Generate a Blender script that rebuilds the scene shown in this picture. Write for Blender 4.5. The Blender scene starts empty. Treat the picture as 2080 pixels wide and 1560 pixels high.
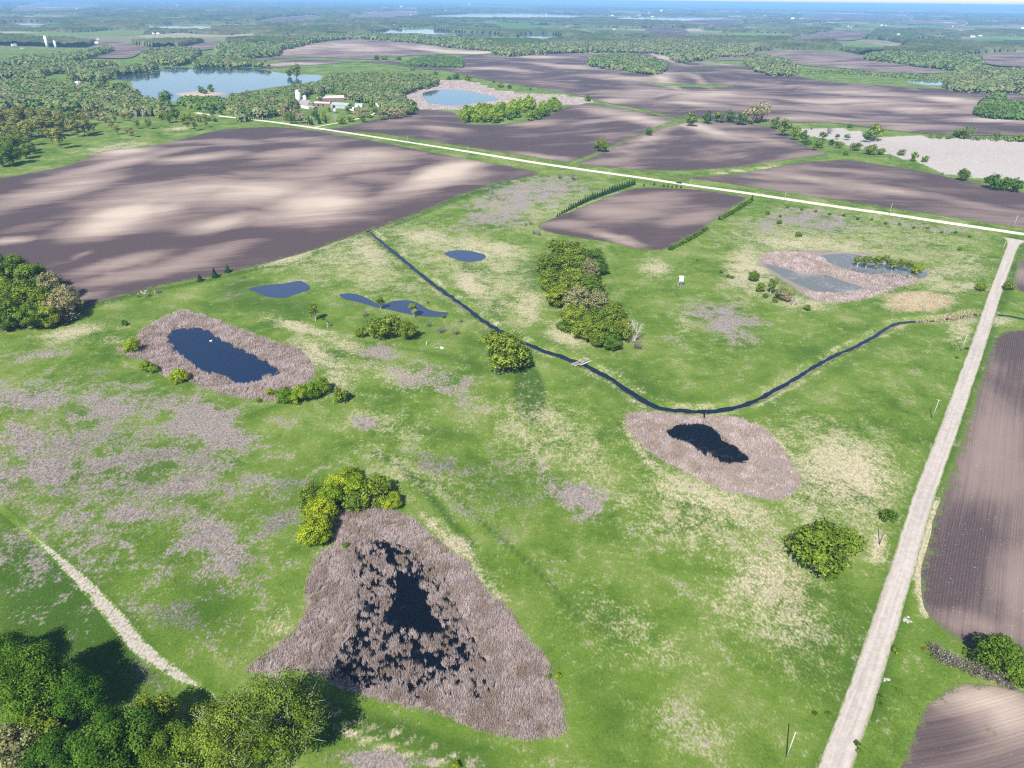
import bpy, math, random
import numpy as np
from mathutils import Vector
from mathutils.geometry import delaunay_2d_cdt

R = math.radians
scene = bpy.context.scene
COL = scene.collection

# ------------------------------------------------------------------ camera
CAM_H = 150.0
PITCH, ROLL, FOC = R(29.35), R(0.66), 1388.0          # FOC in pixels of a 2080 x 1560 frame
cam_d = bpy.data.cameras.new('camera')
cam_d.sensor_fit = 'HORIZONTAL'
cam_d.sensor_width = 36.0
cam_d.lens = 36.0 * FOC / 2080.0
cam_d.clip_start, cam_d.clip_end = 1.0, 150000.0
cam = bpy.data.objects.new('camera', cam_d)
COL.objects.link(cam)
FW = np.array([0, math.cos(PITCH), -math.sin(PITCH)])
R0 = np.array([1.0, 0, 0])
U0 = np.cross(R0, FW)
RT = R0 * math.cos(ROLL) + U0 * math.sin(ROLL)
UP = -R0 * math.sin(ROLL) + U0 * math.cos(ROLL)
m = cam.matrix_world.copy()
for i in range(3):
    m[i][0], m[i][1], m[i][2] = RT[i], UP[i], -FW[i]
m[2][3] = CAM_H
cam.matrix_world = m
scene.camera = cam

# ------------------------------------------------------------------ sky and sun
SUN_AZ, SUN_EL = R(202.0), R(46.0)                     # shadows run away from the camera and to the right
world = bpy.data.worlds.new('World')
scene.world = world
world.use_nodes = True
wn = world.node_tree
sky = wn.nodes.new('ShaderNodeTexSky')
sky.sky_type = 'NISHITA'
sky.sun_disc = False
sky.sun_elevation = SUN_EL
sky.sun_rotation = SUN_AZ
sky.air_density, sky.dust_density, sky.ozone_density = 1.0, 0.35, 1.3
wn.links.new(sky.outputs[0], wn.nodes['Background'].inputs[0])
wn.nodes['Background'].inputs[1].default_value = 0.075
sun_d = bpy.data.lights.new('sun', 'SUN')
sun_d.energy = 4.8
sun_d.angle = R(0.55)
sun_d.color = (1.0, 0.955, 0.88)
sun = bpy.data.objects.new('sun', sun_d)
COL.objects.link(sun)
sv = Vector((math.sin(SUN_AZ) * math.cos(SUN_EL), math.cos(SUN_AZ) * math.cos(SUN_EL), math.sin(SUN_EL)))
sun.rotation_euler = sv.to_track_quat('Z', 'Y').to_euler()
sun.location = sv * 400
scene.view_settings.view_transform = 'Standard'
scene.view_settings.look = 'None'
scene.view_settings.gamma = 1.0
scene.view_settings.exposure = 1.0
scene.view_settings.use_curve_mapping = False
scene.cycles.use_denoising = False
scene.cycles.filter_width = 1.2
scene.cycles.max_bounces = 5
scene.cycles.transparent_max_bounces = 4
scene.cycles.caustics_reflective = False
scene.cycles.caustics_refractive = False

# ------------------------------------------------------------------ helpers: noise, terrain, places
def smooth(a, b, x):
    t = np.clip((np.asarray(x, float) - a) / (b - a), 0, 1)
    return t * t * (3 - 2 * t)

def _hash(i, j, s):
    h = (i.astype(np.int64) * 374761393 + j.astype(np.int64) * 668265263 + s * 144269504) & 0x7fffffff
    h = ((h ^ (h >> 13)) * 1274126177) & 0x7fffffff
    h = (h ^ (h >> 16)) & 0xffff
    return h / 32767.5 - 1.0

def vn(x, y, s=0):
    x = np.asarray(x, float); y = np.asarray(y, float)
    i, j = np.floor(x), np.floor(y)
    u, v = x - i, y - j
    u = u * u * u * (u * (u * 6 - 15) + 10); v = v * v * v * (v * (v * 6 - 15) + 10)
    a, b = _hash(i, j, s), _hash(i + 1, j, s)
    c, d = _hash(i, j + 1, s), _hash(i + 1, j + 1, s)
    return (a * (1 - u) + b * u) * (1 - v) + (c * (1 - u) + d * u) * v

def fbm(x, y, s=0, o=4):
    t, a, n = 0, 1.0, 0
    for k in range(o):
        t = t + a * vn(x * 2 ** k + 17.3 * k, y * 2 ** k - 9.1 * k, s + k); n += a; a *= 0.5
    return t / n

FLAT = []                                              # (x, y, radius): level ground round lakes and ponds

def H(x, y):
    x = np.asarray(x, float); y = np.asarray(y, float)
    r = np.hypot(x, y)
    z = (0.5 + 5.0 * smooth(480, 1000, r)) * (vn(x / 190 + 5, y / 190, 1) + 0.3 * vn(x / 110, y / 110, 2))
    z = z + 7 * smooth(1800, 4500, r) * vn(x / 700, y / 700, 3)
    z = z + 26 * smooth(6000, 15000, r) * vn(x / 3300, y / 3300, 4)
    z = z + 30 * smooth(16000, 38000, r) * vn(x / 7000, y / 7000, 5)
    z = np.array(z, float, ndmin=1)
    xs, ys = np.atleast_1d(x), np.atleast_1d(y)
    for fx, fy, fr in FLAT:
        b = (np.abs(xs - fx) < fr * 1.9) & (np.abs(ys - fy) < fr * 1.9)
        if b.any():
            z[b] *= smooth(fr, fr * 1.9, np.hypot(xs[b] - fx, ys[b] - fy))
    return z if np.ndim(x) else z[0]

def rays(px, py):
    px = np.atleast_1d(np.asarray(px, float)); py = np.atleast_1d(np.asarray(py, float))
    return FW[None] + ((px - 1040) / FOC)[:, None] * RT[None] - ((py - 780) / FOC)[:, None] * UP[None]

def G(px, py, up=0.0):
    """where the line of sight through a spot of the photograph meets the ground (or a level `up` above it)"""
    d = rays(px, py)
    d[:, 2] = np.minimum(d[:, 2], -0.0036)
    z = np.zeros(len(d))
    for _ in range(6 if len(d) < 5000 else 3):
        t = (CAM_H - z - up) / -d[:, 2]
        zn = H(d[:, 0] * t, d[:, 1] * t)
        z = 0.2 * z + 0.8 * zn
    t = (CAM_H - z - up) / -d[:, 2]
    return np.stack([d[:, 0] * t, d[:, 1] * t, z], 1)

def flat0(px, py):
    d = rays(px, py); t = CAM_H / -d[:, 2]
    return d[0, 0] * t[0], d[0, 1] * t[0]

def mpp(px, py):
    """metres that one photograph pixel spans across at that spot of ground"""
    p = G(px, py)[0]
    return float(np.dot(p - np.array([0, 0, CAM_H]), FW)) / FOC

def smooth_poly(pts, closed=True, n=6):
    P = np.array(pts, float)
    N = len(P)
    out = []
    for i in range(N if closed else N - 1):
        if closed:
            a, b, c, d = P[i - 1], P[i], P[(i + 1) % N], P[(i + 2) % N]
        else:
            a, b, c, d = P[max(i - 1, 0)], P[i], P[i + 1], P[min(i + 2, N - 1)]
        for k in range(n):
            t = k / n
            out.append(0.5 * ((2 * b) + (c - a) * t + (2 * a - 5 * b + 4 * c - d) * t * t + (3 * b - a - 3 * c + d) * t ** 3))
    if not closed:
        out.append(P[-1])
    return np.array(out)

def ground_poly(pts, n=6, closed=True):
    s = smooth_poly(pts, closed, n)
    return G(s[:, 0], s[:, 1])[:, :2]

def resample(P, step, closed=False):
    Q = np.vstack([P, P[:1]]) if closed else P
    L = np.concatenate([[0], np.cumsum(np.hypot(*np.diff(Q, axis=0).T))])
    k = max(int(L[-1] / step), 3)
    s = np.linspace(0, L[-1], k + (0 if closed else 1), endpoint=not closed)
    return np.stack([np.interp(s, L, Q[:, 0]), np.interp(s, L, Q[:, 1])], 1)

def inside(x, y, poly):
    c = np.zeros(x.shape, bool)
    n = len(poly)
    for i in range(n):
        x0, y0 = poly[i]; x1, y1 = poly[(i + 1) % n]
        if y0 == y1: continue
        c ^= ((y0 > y) != (y1 > y)) & (x < (x1 - x0) * (y - y0) / (y1 - y0) + x0)
    return c

def seg_dist(x, y, line, closed=False):
    d = np.full(x.shape, 1e9)
    n = len(line)
    for i in range(n if closed else n - 1):
        ax, ay = line[i]; bx, by = line[(i + 1) % n]
        ux, uy = bx - ax, by - ay
        t = np.clip(((x - ax) * ux + (y - ay) * uy) / (ux * ux + uy * uy + 1e-12), 0, 1)
        d = np.minimum(d, (x - ax - t * ux) ** 2 + (y - ay - t * uy) ** 2)
    return np.sqrt(d)

def near_box(x, y, P, pad):
    return (x > P[:, 0].min() - pad) & (x < P[:, 0].max() + pad) & (y > P[:, 1].min() - pad) & (y < P[:, 1].max() + pad)

# ------------------------------------------------------------------ helpers: meshes and objects
def mesh_np(name, V, F, mat=None, attrs=None, shade=False, normals=None):
    """V (n,3) corners, F (m,3 or 4) faces, attrs {name: per-vertex float}"""
    me = bpy.data.meshes.new(name)
    V = np.asarray(V, np.float32); F = np.asarray(F, np.int32)
    me.vertices.add(len(V)); me.vertices.foreach_set('co', V.ravel())
    k = F.shape[1]
    me.loops.add(F.size); me.loops.foreach_set('vertex_index', F.ravel())
    me.polygons.add(len(F))
    me.polygons.foreach_set('loop_start', np.arange(0, F.size, k, dtype=np.int32))
    me.polygons.foreach_set('loop_total', np.full(len(F), k, np.int32))
    if shade:
        me.polygons.foreach_set('use_smooth', np.ones(len(F), bool))
    for a, v in (attrs or {}).items():
        at = me.attributes.new(a, 'FLOAT', 'POINT')
        at.data.foreach_set('value', np.asarray(v, np.float32))
    me.update(calc_edges=True)
    if normals is not None:
        me.normals_split_custom_set_from_vertices(np.asarray(normals, np.float32))
    if mat: me.materials.append(mat)
    return me

def link(name, data, parent=None, loc=None):
    o = bpy.data.objects.new(name, data)
    COL.objects.link(o)
    if parent is not None: o.parent = parent
    if loc is not None: o.location = loc
    return o

def tag(o, label, cat, kind=None, group=None):
    o['label'] = label; o['category'] = cat
    if kind: o['kind'] = kind
    if group: o['group'] = group
    return o

def tri_sheet(poly, step, holes=(), edge=None):
    """triangulated flat region: returns xy corners and triangles"""
    B = resample(poly, edge or step * 0.8, True)
    verts = [B]; edges = []; o = 0
    n = len(B); edges += [(i, (i + 1) % n) for i in range(n)]; o = n
    x0, y0 = B.min(0); x1, y1 = B.max(0)
    gx, gy = np.meshgrid(np.arange(x0, x1, step), np.arange(y0, y1, step))
    rg = np.random.default_rng(int(abs(x0 * 7 + y0 * 3)) + 1)
    gx = (gx + rg.uniform(-.25, .25, gx.shape) * step).ravel(); gy = (gy + rg.uniform(-.25, .25, gy.shape) * step).ravel()
    k = inside(gx, gy, B)
    gx, gy = gx[k], gy[k]
    k = seg_dist(gx, gy, B, True) > step * 0.35
    verts.append(np.stack([gx[k], gy[k]], 1))
    V = np.vstack(verts)
    r = delaunay_2d_cdt([Vector((float(a), float(b))) for a, b in V], edges, [], 1, 1e-4)
    return np.array([[v.x, v.y] for v in r[0]]), np.array(r[2], int)

class NT:
    """small node-tree writer"""
    def __init__(s, name):
        s.m = bpy.data.materials.new(name); s.m.use_nodes = True
        s.t = s.m.node_tree; s.t.nodes.clear()
    def n(s, typ, ins=None, **pr):
        q = s.t.nodes.new('ShaderNode' + typ)
        for k, v in pr.items(): setattr(q, k, v)
        for k, v in (ins or {}).items(): s.put(q.inputs[k], v)
        return q
    def put(s, sock, v):
        if isinstance(v, bpy.types.NodeSocket): s.t.links.new(v, sock)
        elif isinstance(v, tuple) and len(v) == 3 and sock.type == 'RGBA': sock.default_value = (*v, 1)
        else: sock.default_value = v
    def math(s, op, a, b=None, c=None, clamp=False):
        q = s.n('Math', operation=op, use_clamp=clamp); s.put(q.inputs[0], a)
        if b is not None: s.put(q.inputs[1], b)
        if c is not None: s.put(q.inputs[2], c)
        return q.outputs[0]
    def mix(s, f, a, b):
        q = s.n('Mix', data_type='RGBA'); s.put(q.inputs[0], f); s.put(q.inputs[6], a); s.put(q.inputs[7], b)
        return q.outputs[2]
    def att(s, name):
        return s.n('Attribute', attribute_name=name).outputs['Fac']
    def noise(s, vec, scale, detail=3.0, rough=0.55, dist=0.0):
        q = s.n('TexNoise', {'Vector': vec, 'Scale': scale, 'Detail': detail, 'Roughness': rough, 'Distortion': dist})
        return q.outputs[0]
    def step(s, x, a, b):
        q = s.n('MapRange', interpolation_type='SMOOTHSTEP'); s.put(q.inputs[0], x); s.put(q.inputs[1], a); s.put(q.inputs[2], b)
        return q.outputs[0]
    def cen(s, nz, k):                                   # (noise - 0.5) * k
        return s.math('MULTIPLY', s.math('SUBTRACT', nz, 0.5), k)
    def add(s, *a):
        r = a[0]
        for b in a[1:]: r = s.math('ADD', r, b)
        return r
    def pos(s):
        return s.n('NewGeometry').outputs['Position']
    def scaled(s, vec, sc):
        q = s.n('VectorMath', operation='MULTIPLY'); s.put(q.inputs[0], vec); q.inputs[1].default_value = sc
        return q.outputs[0]
    def out(s, sh):
        o = s.n('OutputMaterial'); s.t.links.new(sh, o.inputs[0]); return s.m
    def bump(s, h, strength, dist):
        q = s.n('Bump', {'Height': h, 'Strength': strength, 'Distance': dist}); return q.outputs[0]
    def bsdf(s, col, rough=0.9, spec=0.2, normal=None, metal=0.0):
        q = s.n('BsdfPrincipled', {'Base Color': col, 'Roughness': rough, 'Metallic': metal, 'Specular IOR Level': spec})
        if normal is not None: s.put(q.inputs['Normal'], normal)
        return q.outputs[0]
# ------------------------------------------------------------------ materials
def meadow_colour(t):
    """colour of the meadow: greens, dry tan grass, pinkish dead weeds, grey stalks, by world position and the ground's own patch maps"""
    P = t.pos()
    n1 = t.noise(P, 0.028, 4.0)
    n2 = t.noise(P, 0.21, 5.0, 0.6)
    n3 = t.noise(t.scaled(P, (1.0, 0.62, 1.0)), 1.5, 4.0, 0.65)
    n5 = t.noise(P, 0.075, 4.0, 0.6, 0.6)
    n6 = t.noise(t.scaled(P, (1.0, 0.8, 1.0)), 0.62, 4.0, 0.65, 0.4)
    g = t.add(t.cen(n1, 1.8), t.cen(n5, 1.0), t.cen(n2, 0.8), t.cen(n3, 0.9), 0.5)
    green = t.mix(t.step(g, 0.0, 0.6), (0.050, 0.097, 0.011), (0.094, 0.152, 0.020))
    green = t.mix(t.step(g, 0.5, 1.15), green, (0.150, 0.200, 0.045))
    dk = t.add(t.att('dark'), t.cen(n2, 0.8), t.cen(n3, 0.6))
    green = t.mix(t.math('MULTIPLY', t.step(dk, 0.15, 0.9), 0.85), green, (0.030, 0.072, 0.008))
    fine = t.add(t.cen(n2, 0.9), t.cen(n3, 1.3), t.cen(n5, 1.1), t.cen(n6, 1.3))
    veil = t.step(t.add(t.cen(n1, 1.6), t.cen(n5, 0.9), t.cen(n6, 0.6), t.math('MULTIPLY', t.att('dark'), -0.6)), -0.15, 0.7)
    green = t.mix(t.math('MULTIPLY', veil, 0.52), green, (0.235, 0.215, 0.115))
    tan = t.step(t.add(t.att('tan'), fine), 0.08, 0.95)
    c = t.mix(t.math('MULTIPLY', tan, 0.92), green, t.mix(t.step(n3, .3, .7), (0.28, 0.245, 0.15), (0.455, 0.40, 0.285)))
    fine2 = t.add(t.cen(n2, 1.2), t.cen(n3, 1.2), t.cen(n5, 2.4), t.cen(n6, 1.5))
    pk = t.step(t.add(t.math('MULTIPLY', t.att('pink'), 1.3), fine2), 0.34, 0.95)
    c = t.mix(t.math('MULTIPLY', pk, 0.92), c, t.mix(t.step(n3, 0.3, 0.7), (0.135, 0.108, 0.106), (0.30, 0.25, 0.24)))
    gy = t.step(t.add(t.math('MULTIPLY', t.att('grey'), 1.3), fine2), 0.38, 0.95)
    c = t.mix(t.math('MULTIPLY', gy, 0.75), c, t.mix(t.step(n3, 0.35, 0.65), (0.05, 0.06, 0.036), (0.18, 0.165, 0.155)))
    c = t.mix(t.step(t.add(t.att('mud'), t.cen(n2, 1.2), t.cen(n6, 1.0)), 0.25, 0.7), c, t.mix(n3, (0.13, 0.105, 0.095), (0.29, 0.24, 0.22)))
    c = t.mix(t.step(t.add(t.att('pale'), t.cen(n2, .6)), 0.25, 0.6), c, t.mix(n3, (0.29, 0.262, 0.245), (0.37, 0.338, 0.318)))
    return c, n2, n3, P

def make_ground_mat():
    t = NT('meadow_grass')
    c, n2, n3, P = meadow_colour(t)
    # farther country: patchwork of pasture, bare soil and stubble
    vo = t.n('TexVoronoi', {'Vector': t.scaled(P, (0.0022, 0.0016, 0)), 'Scale': 1.0}, feature='F1')
    rnd = t.n('SeparateColor', {0: vo.outputs['Color']}).outputs[0]
    f = t.mix(t.step(rnd, 0.30, 0.33), (0.075, 0.14, 0.028), (0.20, 0.155, 0.13))
    f = t.mix(t.step(rnd, 0.62, 0.65), f, (0.12, 0.17, 0.05))
    f = t.mix(t.step(rnd, 0.84, 0.87), f, (0.30, 0.25, 0.19))
    f = t.mix(t.cen(n2, 0.8), f, (0.05, 0.09, 0.02))
    c = t.mix(t.att('far'), c, f)
    b = t.bump(t.add(n3, t.math('MULTIPLY', n2, 1.5)), 0.55, 0.35)
    return t.out(t.bsdf(c, 0.95, 0.1, b))

def make_field_mat():
    t = NT('tilled_soil')
    P = t.pos()
    u, v = t.att('along'), t.att('across')
    rowv = t.n('CombineXYZ', {0: t.math('MULTIPLY', u, 0.006), 1: t.math('MULTIPLY', v, 0.11), 2: 0.0}).outputs[0]
    rowf = t.n('CombineXYZ', {0: t.math('MULTIPLY', u, 0.012), 1: t.math('MULTIPLY', v, 0.75), 2: 0.0}).outputs[0]
    s1 = t.noise(rowv, 1.0, 4.0, 0.6)
    s2 = t.noise(rowf, 1.0, 3.0, 0.6)
    nb = t.noise(P, 0.010, 3.0)
    nf = t.noise(P, 1.3, 4.0, 0.7)
    s0 = t.noise(t.n('CombineXYZ', {0: t.math('MULTIPLY', u, 0.0085), 1: t.math('MULTIPLY', v, 0.026), 2: 4.0}).outputs[0], 1.0, 3.0, 0.5, 0.6)
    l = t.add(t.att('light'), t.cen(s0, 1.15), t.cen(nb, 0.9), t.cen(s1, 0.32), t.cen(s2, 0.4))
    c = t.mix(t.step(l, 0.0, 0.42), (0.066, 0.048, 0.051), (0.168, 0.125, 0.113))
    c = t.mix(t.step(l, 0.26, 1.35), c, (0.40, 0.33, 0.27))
    # drilled rows and pale clods where the field is close enough to show them
    w = t.math('SINE', t.math('MULTIPLY', v, 7.6))
    rows = t.math('MULTIPLY', t.math('MULTIPLY', w, t.att('rows')), t.step(nf, 0.35, 0.6))
    c = t.mix(t.math('MULTIPLY', t.step(rows, 0.0, 1.0), 0.2), c, (0.24, 0.20, 0.165))
    sp = t.math('MULTIPLY', t.step(t.noise(P, 1.1, 2.0, 0.8), 0.66, 0.74), t.att('rows'))
    c = t.mix(t.math('MULTIPLY', sp, 0.55), c, (0.45, 0.40, 0.33))
    c = t.mix(t.step(t.add(t.att('weed'), t.cen(nf, 1.4), t.cen(t.noise(P, 0.3, 3.0), 1.4)), 0.35, 0.8), c, (0.095, 0.115, 0.045))
    b = t.bump(t.add(t.math('MULTIPLY', s2, 1.0), t.math('MULTIPLY', nf, 0.6), t.math('MULTIPLY', rows, 0.3)), 0.6, 0.25)
    return t.out(t.bsdf(c, 0.95, 0.1, b))

def make_water(name, col, bump=0.05, scale=0.7, weed=0.0, spec=0.5):
    t = NT(name)
    P = t.pos()
    n = t.noise(P, scale, 3.0)
    c = col
    if weed:
        w = t.step(t.add(t.noise(P, 0.35, 5.0, 0.7), t.cen(t.noise(P, 0.05, 2.0), 0.8)), 0.56, 0.66)
        c = t.mix(t.math('MULTIPLY', w, weed), col, tuple(x * 1.6 + .012 for x in col))
    return t.out(t.bsdf(c, 0.07, spec, t.bump(n, bump, 0.15)))

def make_gravel(name, c0, c1, ruts=True):
    t = NT(name)
    P = t.pos()
    n2 = t.noise(P, 0.5, 4.0, 0.6); n3 = t.noise(P, 4.0, 3.0, 0.7)
    e = t.att('cross')                                    # -1 .. 1 across the road
    a = t.math('ABSOLUTE', e)
    st = t.noise(t.n('CombineXYZ', {0: t.math('MULTIPLY', t.att('along'), 0.02), 1: t.math('MULTIPLY', e, 3.2), 2: 0.0}).outputs[0], 1.0, 4.0, 0.6)
    c = t.mix(t.step(t.add(t.cen(n3, 1.0), t.cen(st, 1.3), t.cen(n2, 0.9), 0.5), 0.1, 0.9), c0, c1)
    dk = t.math('MULTIPLY', t.step(t.noise(t.n('CombineXYZ', {0: t.math('MULTIPLY', t.att('along'), 0.05), 1: t.math('MULTIPLY', e, 2.0), 2: 3.0}).outputs[0], 1.0, 3.0), 0.58, 0.72), 0.35)
    c = t.mix(dk, c, (0.16, 0.145, 0.14))
    edge = t.step(t.add(a, t.cen(n2, 0.55), t.cen(n3, 0.35)), 0.80, 0.98)
    c = t.mix(edge, c, t.mix(n3, (0.07, 0.13, 0.025), (0.26, 0.25, 0.14)))
    return t.out(t.bsdf(c, 0.95, 0.1, t.bump(n3, 0.4, 0.06)))

def make_track():
    t = NT('chalky_track')
    c, n2, n3, P = meadow_colour(t)
    e = t.math('ABSOLUTE', t.att('cross'))
    mid = t.step(t.math('ABSOLUTE', t.math('SUBTRACT', e, 0.12)), 0.02, 0.2)
    k = t.add(t.math('SUBTRACT', t.att('bare'), e), t.math('MULTIPLY', mid, .22), -0.22, t.cen(n2, 1.6), t.cen(n3, 1.7))
    ch = t.mix(t.step(n3, 0.3, 0.65), (0.20, 0.18, 0.145), (0.38, 0.345, 0.29))
    c = t.mix(t.step(k, -0.05, 0.3), c, ch)
    return t.out(t.bsdf(c, 0.95, 0.1, t.bump(n3, 0.4, 0.1)))

def make_leaf(name, dark, light, trans=0.3, hue=0.03, val=0.25, tint=None, tint2=None):
    trans = min(trans * 1.35, .5)
    t = NT(name)
    c = t.mix(t.att('v'), dark, light)
    if tint:
        c = t.mix(t.step(t.att('t'), 0.45, 0.75), c, t.mix(t.att('v'), tuple(x * 0.6 for x in tint), tint))
    if tint2:
        c = t.mix(t.step(t.att('t'), 0.8, 0.9), c, t.mix(t.att('v'), tuple(x * 0.6 for x in tint2), tint2))
    r = t.n('ObjectInfo').outputs['Random']
    h = t.n('HueSaturation', {'Hue': t.add(0.5, t.cen(r, -hue)), 'Saturation': 1.0, 'Value': t.add(1.0, t.cen(r, val)), 'Color': c})
    d = t.n('BsdfDiffuse', {'Color': h.outputs[0]}); tr = t.n('BsdfTranslucent', {'Color': h.outputs[0]})
    mx = t.n('MixShader', {0: trans}); t.t.links.new(d.outputs[0], mx.inputs[1]); t.t.links.new(tr.outputs[0], mx.inputs[2])
    return t.out(mx.outputs[0])

def make_plain(name, col, rough=0.8, var=0.25, scale=1.0, metal=0.0, col2=None, spec=0.3):
    t = NT(name)
    P = t.n('TexCoord').outputs['Object']
    n = t.noise(P, scale, 4.0, 0.6)
    c = t.mix(t.step(n, 0.3, 0.7), tuple(x * (1 - var) for x in col), col2 or col)
    return t.out(t.bsdf(c, rough, spec, t.bump(n, 0.2, 0.02), metal))

M = {}
M['ground'] = make_ground_mat()
M['field'] = make_field_mat()
M['pond'] = make_water('pond_water', (0.006, 0.014, 0.040), 0.10, 0.9)
M['blackpond'] = make_water('bog_water', (0.0015, 0.0025, 0.005), 0.05, 0.8, 0.8, 0.3)
M['bluepond'] = make_water('open_pond_water', (0.030, 0.042, 0.085), 0.12, 0.9)
M['ditchw'] = make_water('ditch_water', (0.005, 0.009, 0.020), 0.08, 1.2)
M['shallow'] = make_water('shallow_water', (0.115, 0.112, 0.095), 0.35, 0.9, 0.85)
M['lake'] = make_water('lake_water', (0.03, 0.06, 0.11), 0.03, 0.25)
M['gravel'] = make_gravel('pale_gravel', (0.44, 0.39, 0.31), (0.62, 0.575, 0.485))
M['gravel2'] = make_gravel('grey_gravel', (0.285, 0.25, 0.225), (0.41, 0.37, 0.335))
M['track'] = make_track()
M['reed'] = make_leaf('dead_cattail', (0.25, 0.195, 0.187), (0.78, 0.67, 0.635), 0.2, 0.0, 0.0, (0.62, 0.49, 0.31))
M['tuft'] = make_leaf('grass_blade', (0.045, 0.085, 0.014), (0.11, 0.155, 0.035), 0.3, 0.0, 0.0, (0.45, 0.39, 0.25), (0.30, 0.25, 0.235))
M['maple'] = make_leaf('maple_leaf', (0.050, 0.119, 0.011), (0.156, 0.294, 0.033), 0.35)
M['olive'] = make_leaf('ash_leaf', (0.082, 0.130, 0.012), (0.270, 0.360, 0.046), 0.3, 0.03, 0.4)
M['oak'] = make_leaf('budding_oak_leaf', (0.162, 0.158, 0.065), (0.406, 0.388, 0.190), 0.25, 0.05, 0.5)
M['willow'] = make_leaf('willow_leaf', (0.121, 0.200, 0.011), (0.331, 0.452, 0.032), 0.35, 0.05, 0.5)
M['poplar'] = make_leaf('poplar_leaf', (0.134, 0.154, 0.032), (0.324, 0.332, 0.090), 0.3, 0.03, 0.3)
M['green'] = make_leaf('fresh_leaf', (0.062, 0.126, 0.012), (0.204, 0.318, 0.041), 0.35, 0.06, 0.5)
M['spruce'] = make_leaf('spruce_needle', (0.012, 0.032, 0.012), (0.036, 0.080, 0.026), 0.05)
M['twig'] = make_leaf('grey_twig', (0.12, 0.105, 0.09), (0.26, 0.24, 0.215), 0.0)
M['wood'] = make_leaf('woodland_leaf', (0.106, 0.162, 0.045), (0.213, 0.274, 0.090), 0.25, 0, 0, (0.302, 0.297, 0.157), (0.129, 0.230, 0.043))
M['farwood'] = make_leaf('far_woodland_leaf', (0.038, 0.056, 0.018), (0.120, 0.145, 0.050), 0.15, 0, 0, (0.185, 0.175, 0.095), (0.075, 0.125, 0.025))
M['bark'] = make_plain('grey_bark', (0.17, 0.145, 0.12), 0.95, 0.5, 3.0)
M['palebark'] = make_plain('pale_bark', (0.52, 0.48, 0.42), 0.9, 0.35, 3.0)
M['white'] = make_plain('white_paint', (0.80, 0.80, 0.78), 0.6, 0.12, 0.8)
M['cream'] = make_plain('cream_paint', (0.66, 0.58, 0.42), 0.7, 0.12, 0.8)
M['tin'] = make_plain('galvanised_tin', (0.44, 0.46, 0.48), 0.45, 0.18, 0.4, 0.3)
M['greyroof'] = make_plain('grey_shingle', (0.27, 0.245, 0.25), 0.9, 0.3, 1.2)
M['redwall'] = make_plain('faded_red_boards', (0.24, 0.13, 0.125), 0.85, 0.3, 1.0)
M['pinkroof'] = make_plain('faded_tin_roof', (0.47, 0.385, 0.37), 0.7, 0.25, 0.5)
M['concrete'] = make_plain('concrete_stave', (0.60, 0.58, 0.55), 0.85, 0.25, 0.5)
M['stone'] = make_plain('field_stone', (0.42, 0.40, 0.37), 0.9, 0.45, 1.4)
M['dark'] = make_plain('dark_opening', (0.02, 0.02, 0.022), 0.9, 0.2)
M['timber'] = make_plain('weathered_plank', (0.44, 0.40, 0.365), 0.9, 0.4, 2.5)
M['pole'] = make_plain('weathered_pole', (0.42, 0.39, 0.35), 0.85, 0.25, 2.0)
M['glass'] = make_plain('window_glass', (0.03, 0.04, 0.05), 0.1, 0.2, spec=0.6)
M['carpaint'] = make_plain('dark_blue_paint', (0.012, 0.02, 0.05), 0.25, 0.1, spec=0.6)
M['rubber'] = make_plain('rubber', (0.02, 0.02, 0.02), 0.9, 0.2)
M['steel'] = make_plain('steel', (0.4, 0.4, 0.42), 0.4, 0.2, 2, 0.6)
M['redleaf'] = make_leaf('rust_leaf', (0.20, 0.05, 0.015), (0.42, 0.12, 0.03), 0.2)
M['feather'] = make_plain('white_feather', (0.82, 0.81, 0.78), 0.8, 0.08)
M['orange'] = make_plain('orange_beak', (0.6, 0.2, 0.03), 0.6, 0.1)
# ------------------------------------------------------------------ geography (outlines surveyed from the photograph, kept as ground positions)
WATER = {                                                # name: (outline, carve depth, material, label)
 'w_oval': ([(337,689),(353,669),(397,664),(421,668),(448,686),(498,710),(539,730),(572,747),(569,757),(541,767),(535,777),(498,782),(471,779),(451,765),(404,755),(374,732),(353,713)], 'pond', 'dark blue oval pond ringed by pale cattails'),
 'w_tri': ([(735,1100),(800,1100),(895,1160),(935,1250),(970,1310),(1005,1385),(985,1415),(920,1412),(871,1422),(790,1398),(685,1388),(670,1332),(718,1282),(725,1200),(712,1145)], 'blackpond', 'black open water inside the triangular cattail marsh'),
 'w_heart': ([(1346,880),(1378,861),(1427,854),(1458,872),(1482,896),(1507,915),(1524,934),(1497,942),(1461,941),(1415,914),(1380,897)], 'blackpond', 'dark heart shaped pond in a ring of reeds below the ditch'),
 'w_small': ([(903,515),(920,508),(950,508),(985,517),(980,527),(955,531),(930,527)], 'bluepond', 'small oval pond in dry grass beside the ditch'),
 'w_wedge': ([(505,585),(540,578),(575,575),(612,570),(630,586),(600,597),(580,604),(545,602),(520,592)], 'bluepond', 'small wedge shaped pond near the plowed field edge'),
 'w_long': ([(690,597),(715,595),(740,602),(765,615),(785,615),(800,610),(830,609),(850,615),(870,627),(890,632),(912,634),(900,642),(870,642),(835,638),(800,630),(765,623),(730,613),(700,606)], 'bluepond', 'long curving pond with two small trees at its edge'),
 'w_marsh_a': ([(1550,534),(1595,544),(1632,557),(1676,557),(1717,571),(1757,586),(1733,598),(1676,595),(1625,578),(1580,554)], 'shallow', 'shallow grey water in the front of the roadside marsh'),
 'w_marsh_b': ([(1665,519),(1717,514),(1760,520),(1800,528),(1850,538),(1882,552),(1871,564),(1784,560),(1717,544),(1688,533)], 'shallow', 'shallow water under willows in the back of the roadside marsh'),
}
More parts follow.
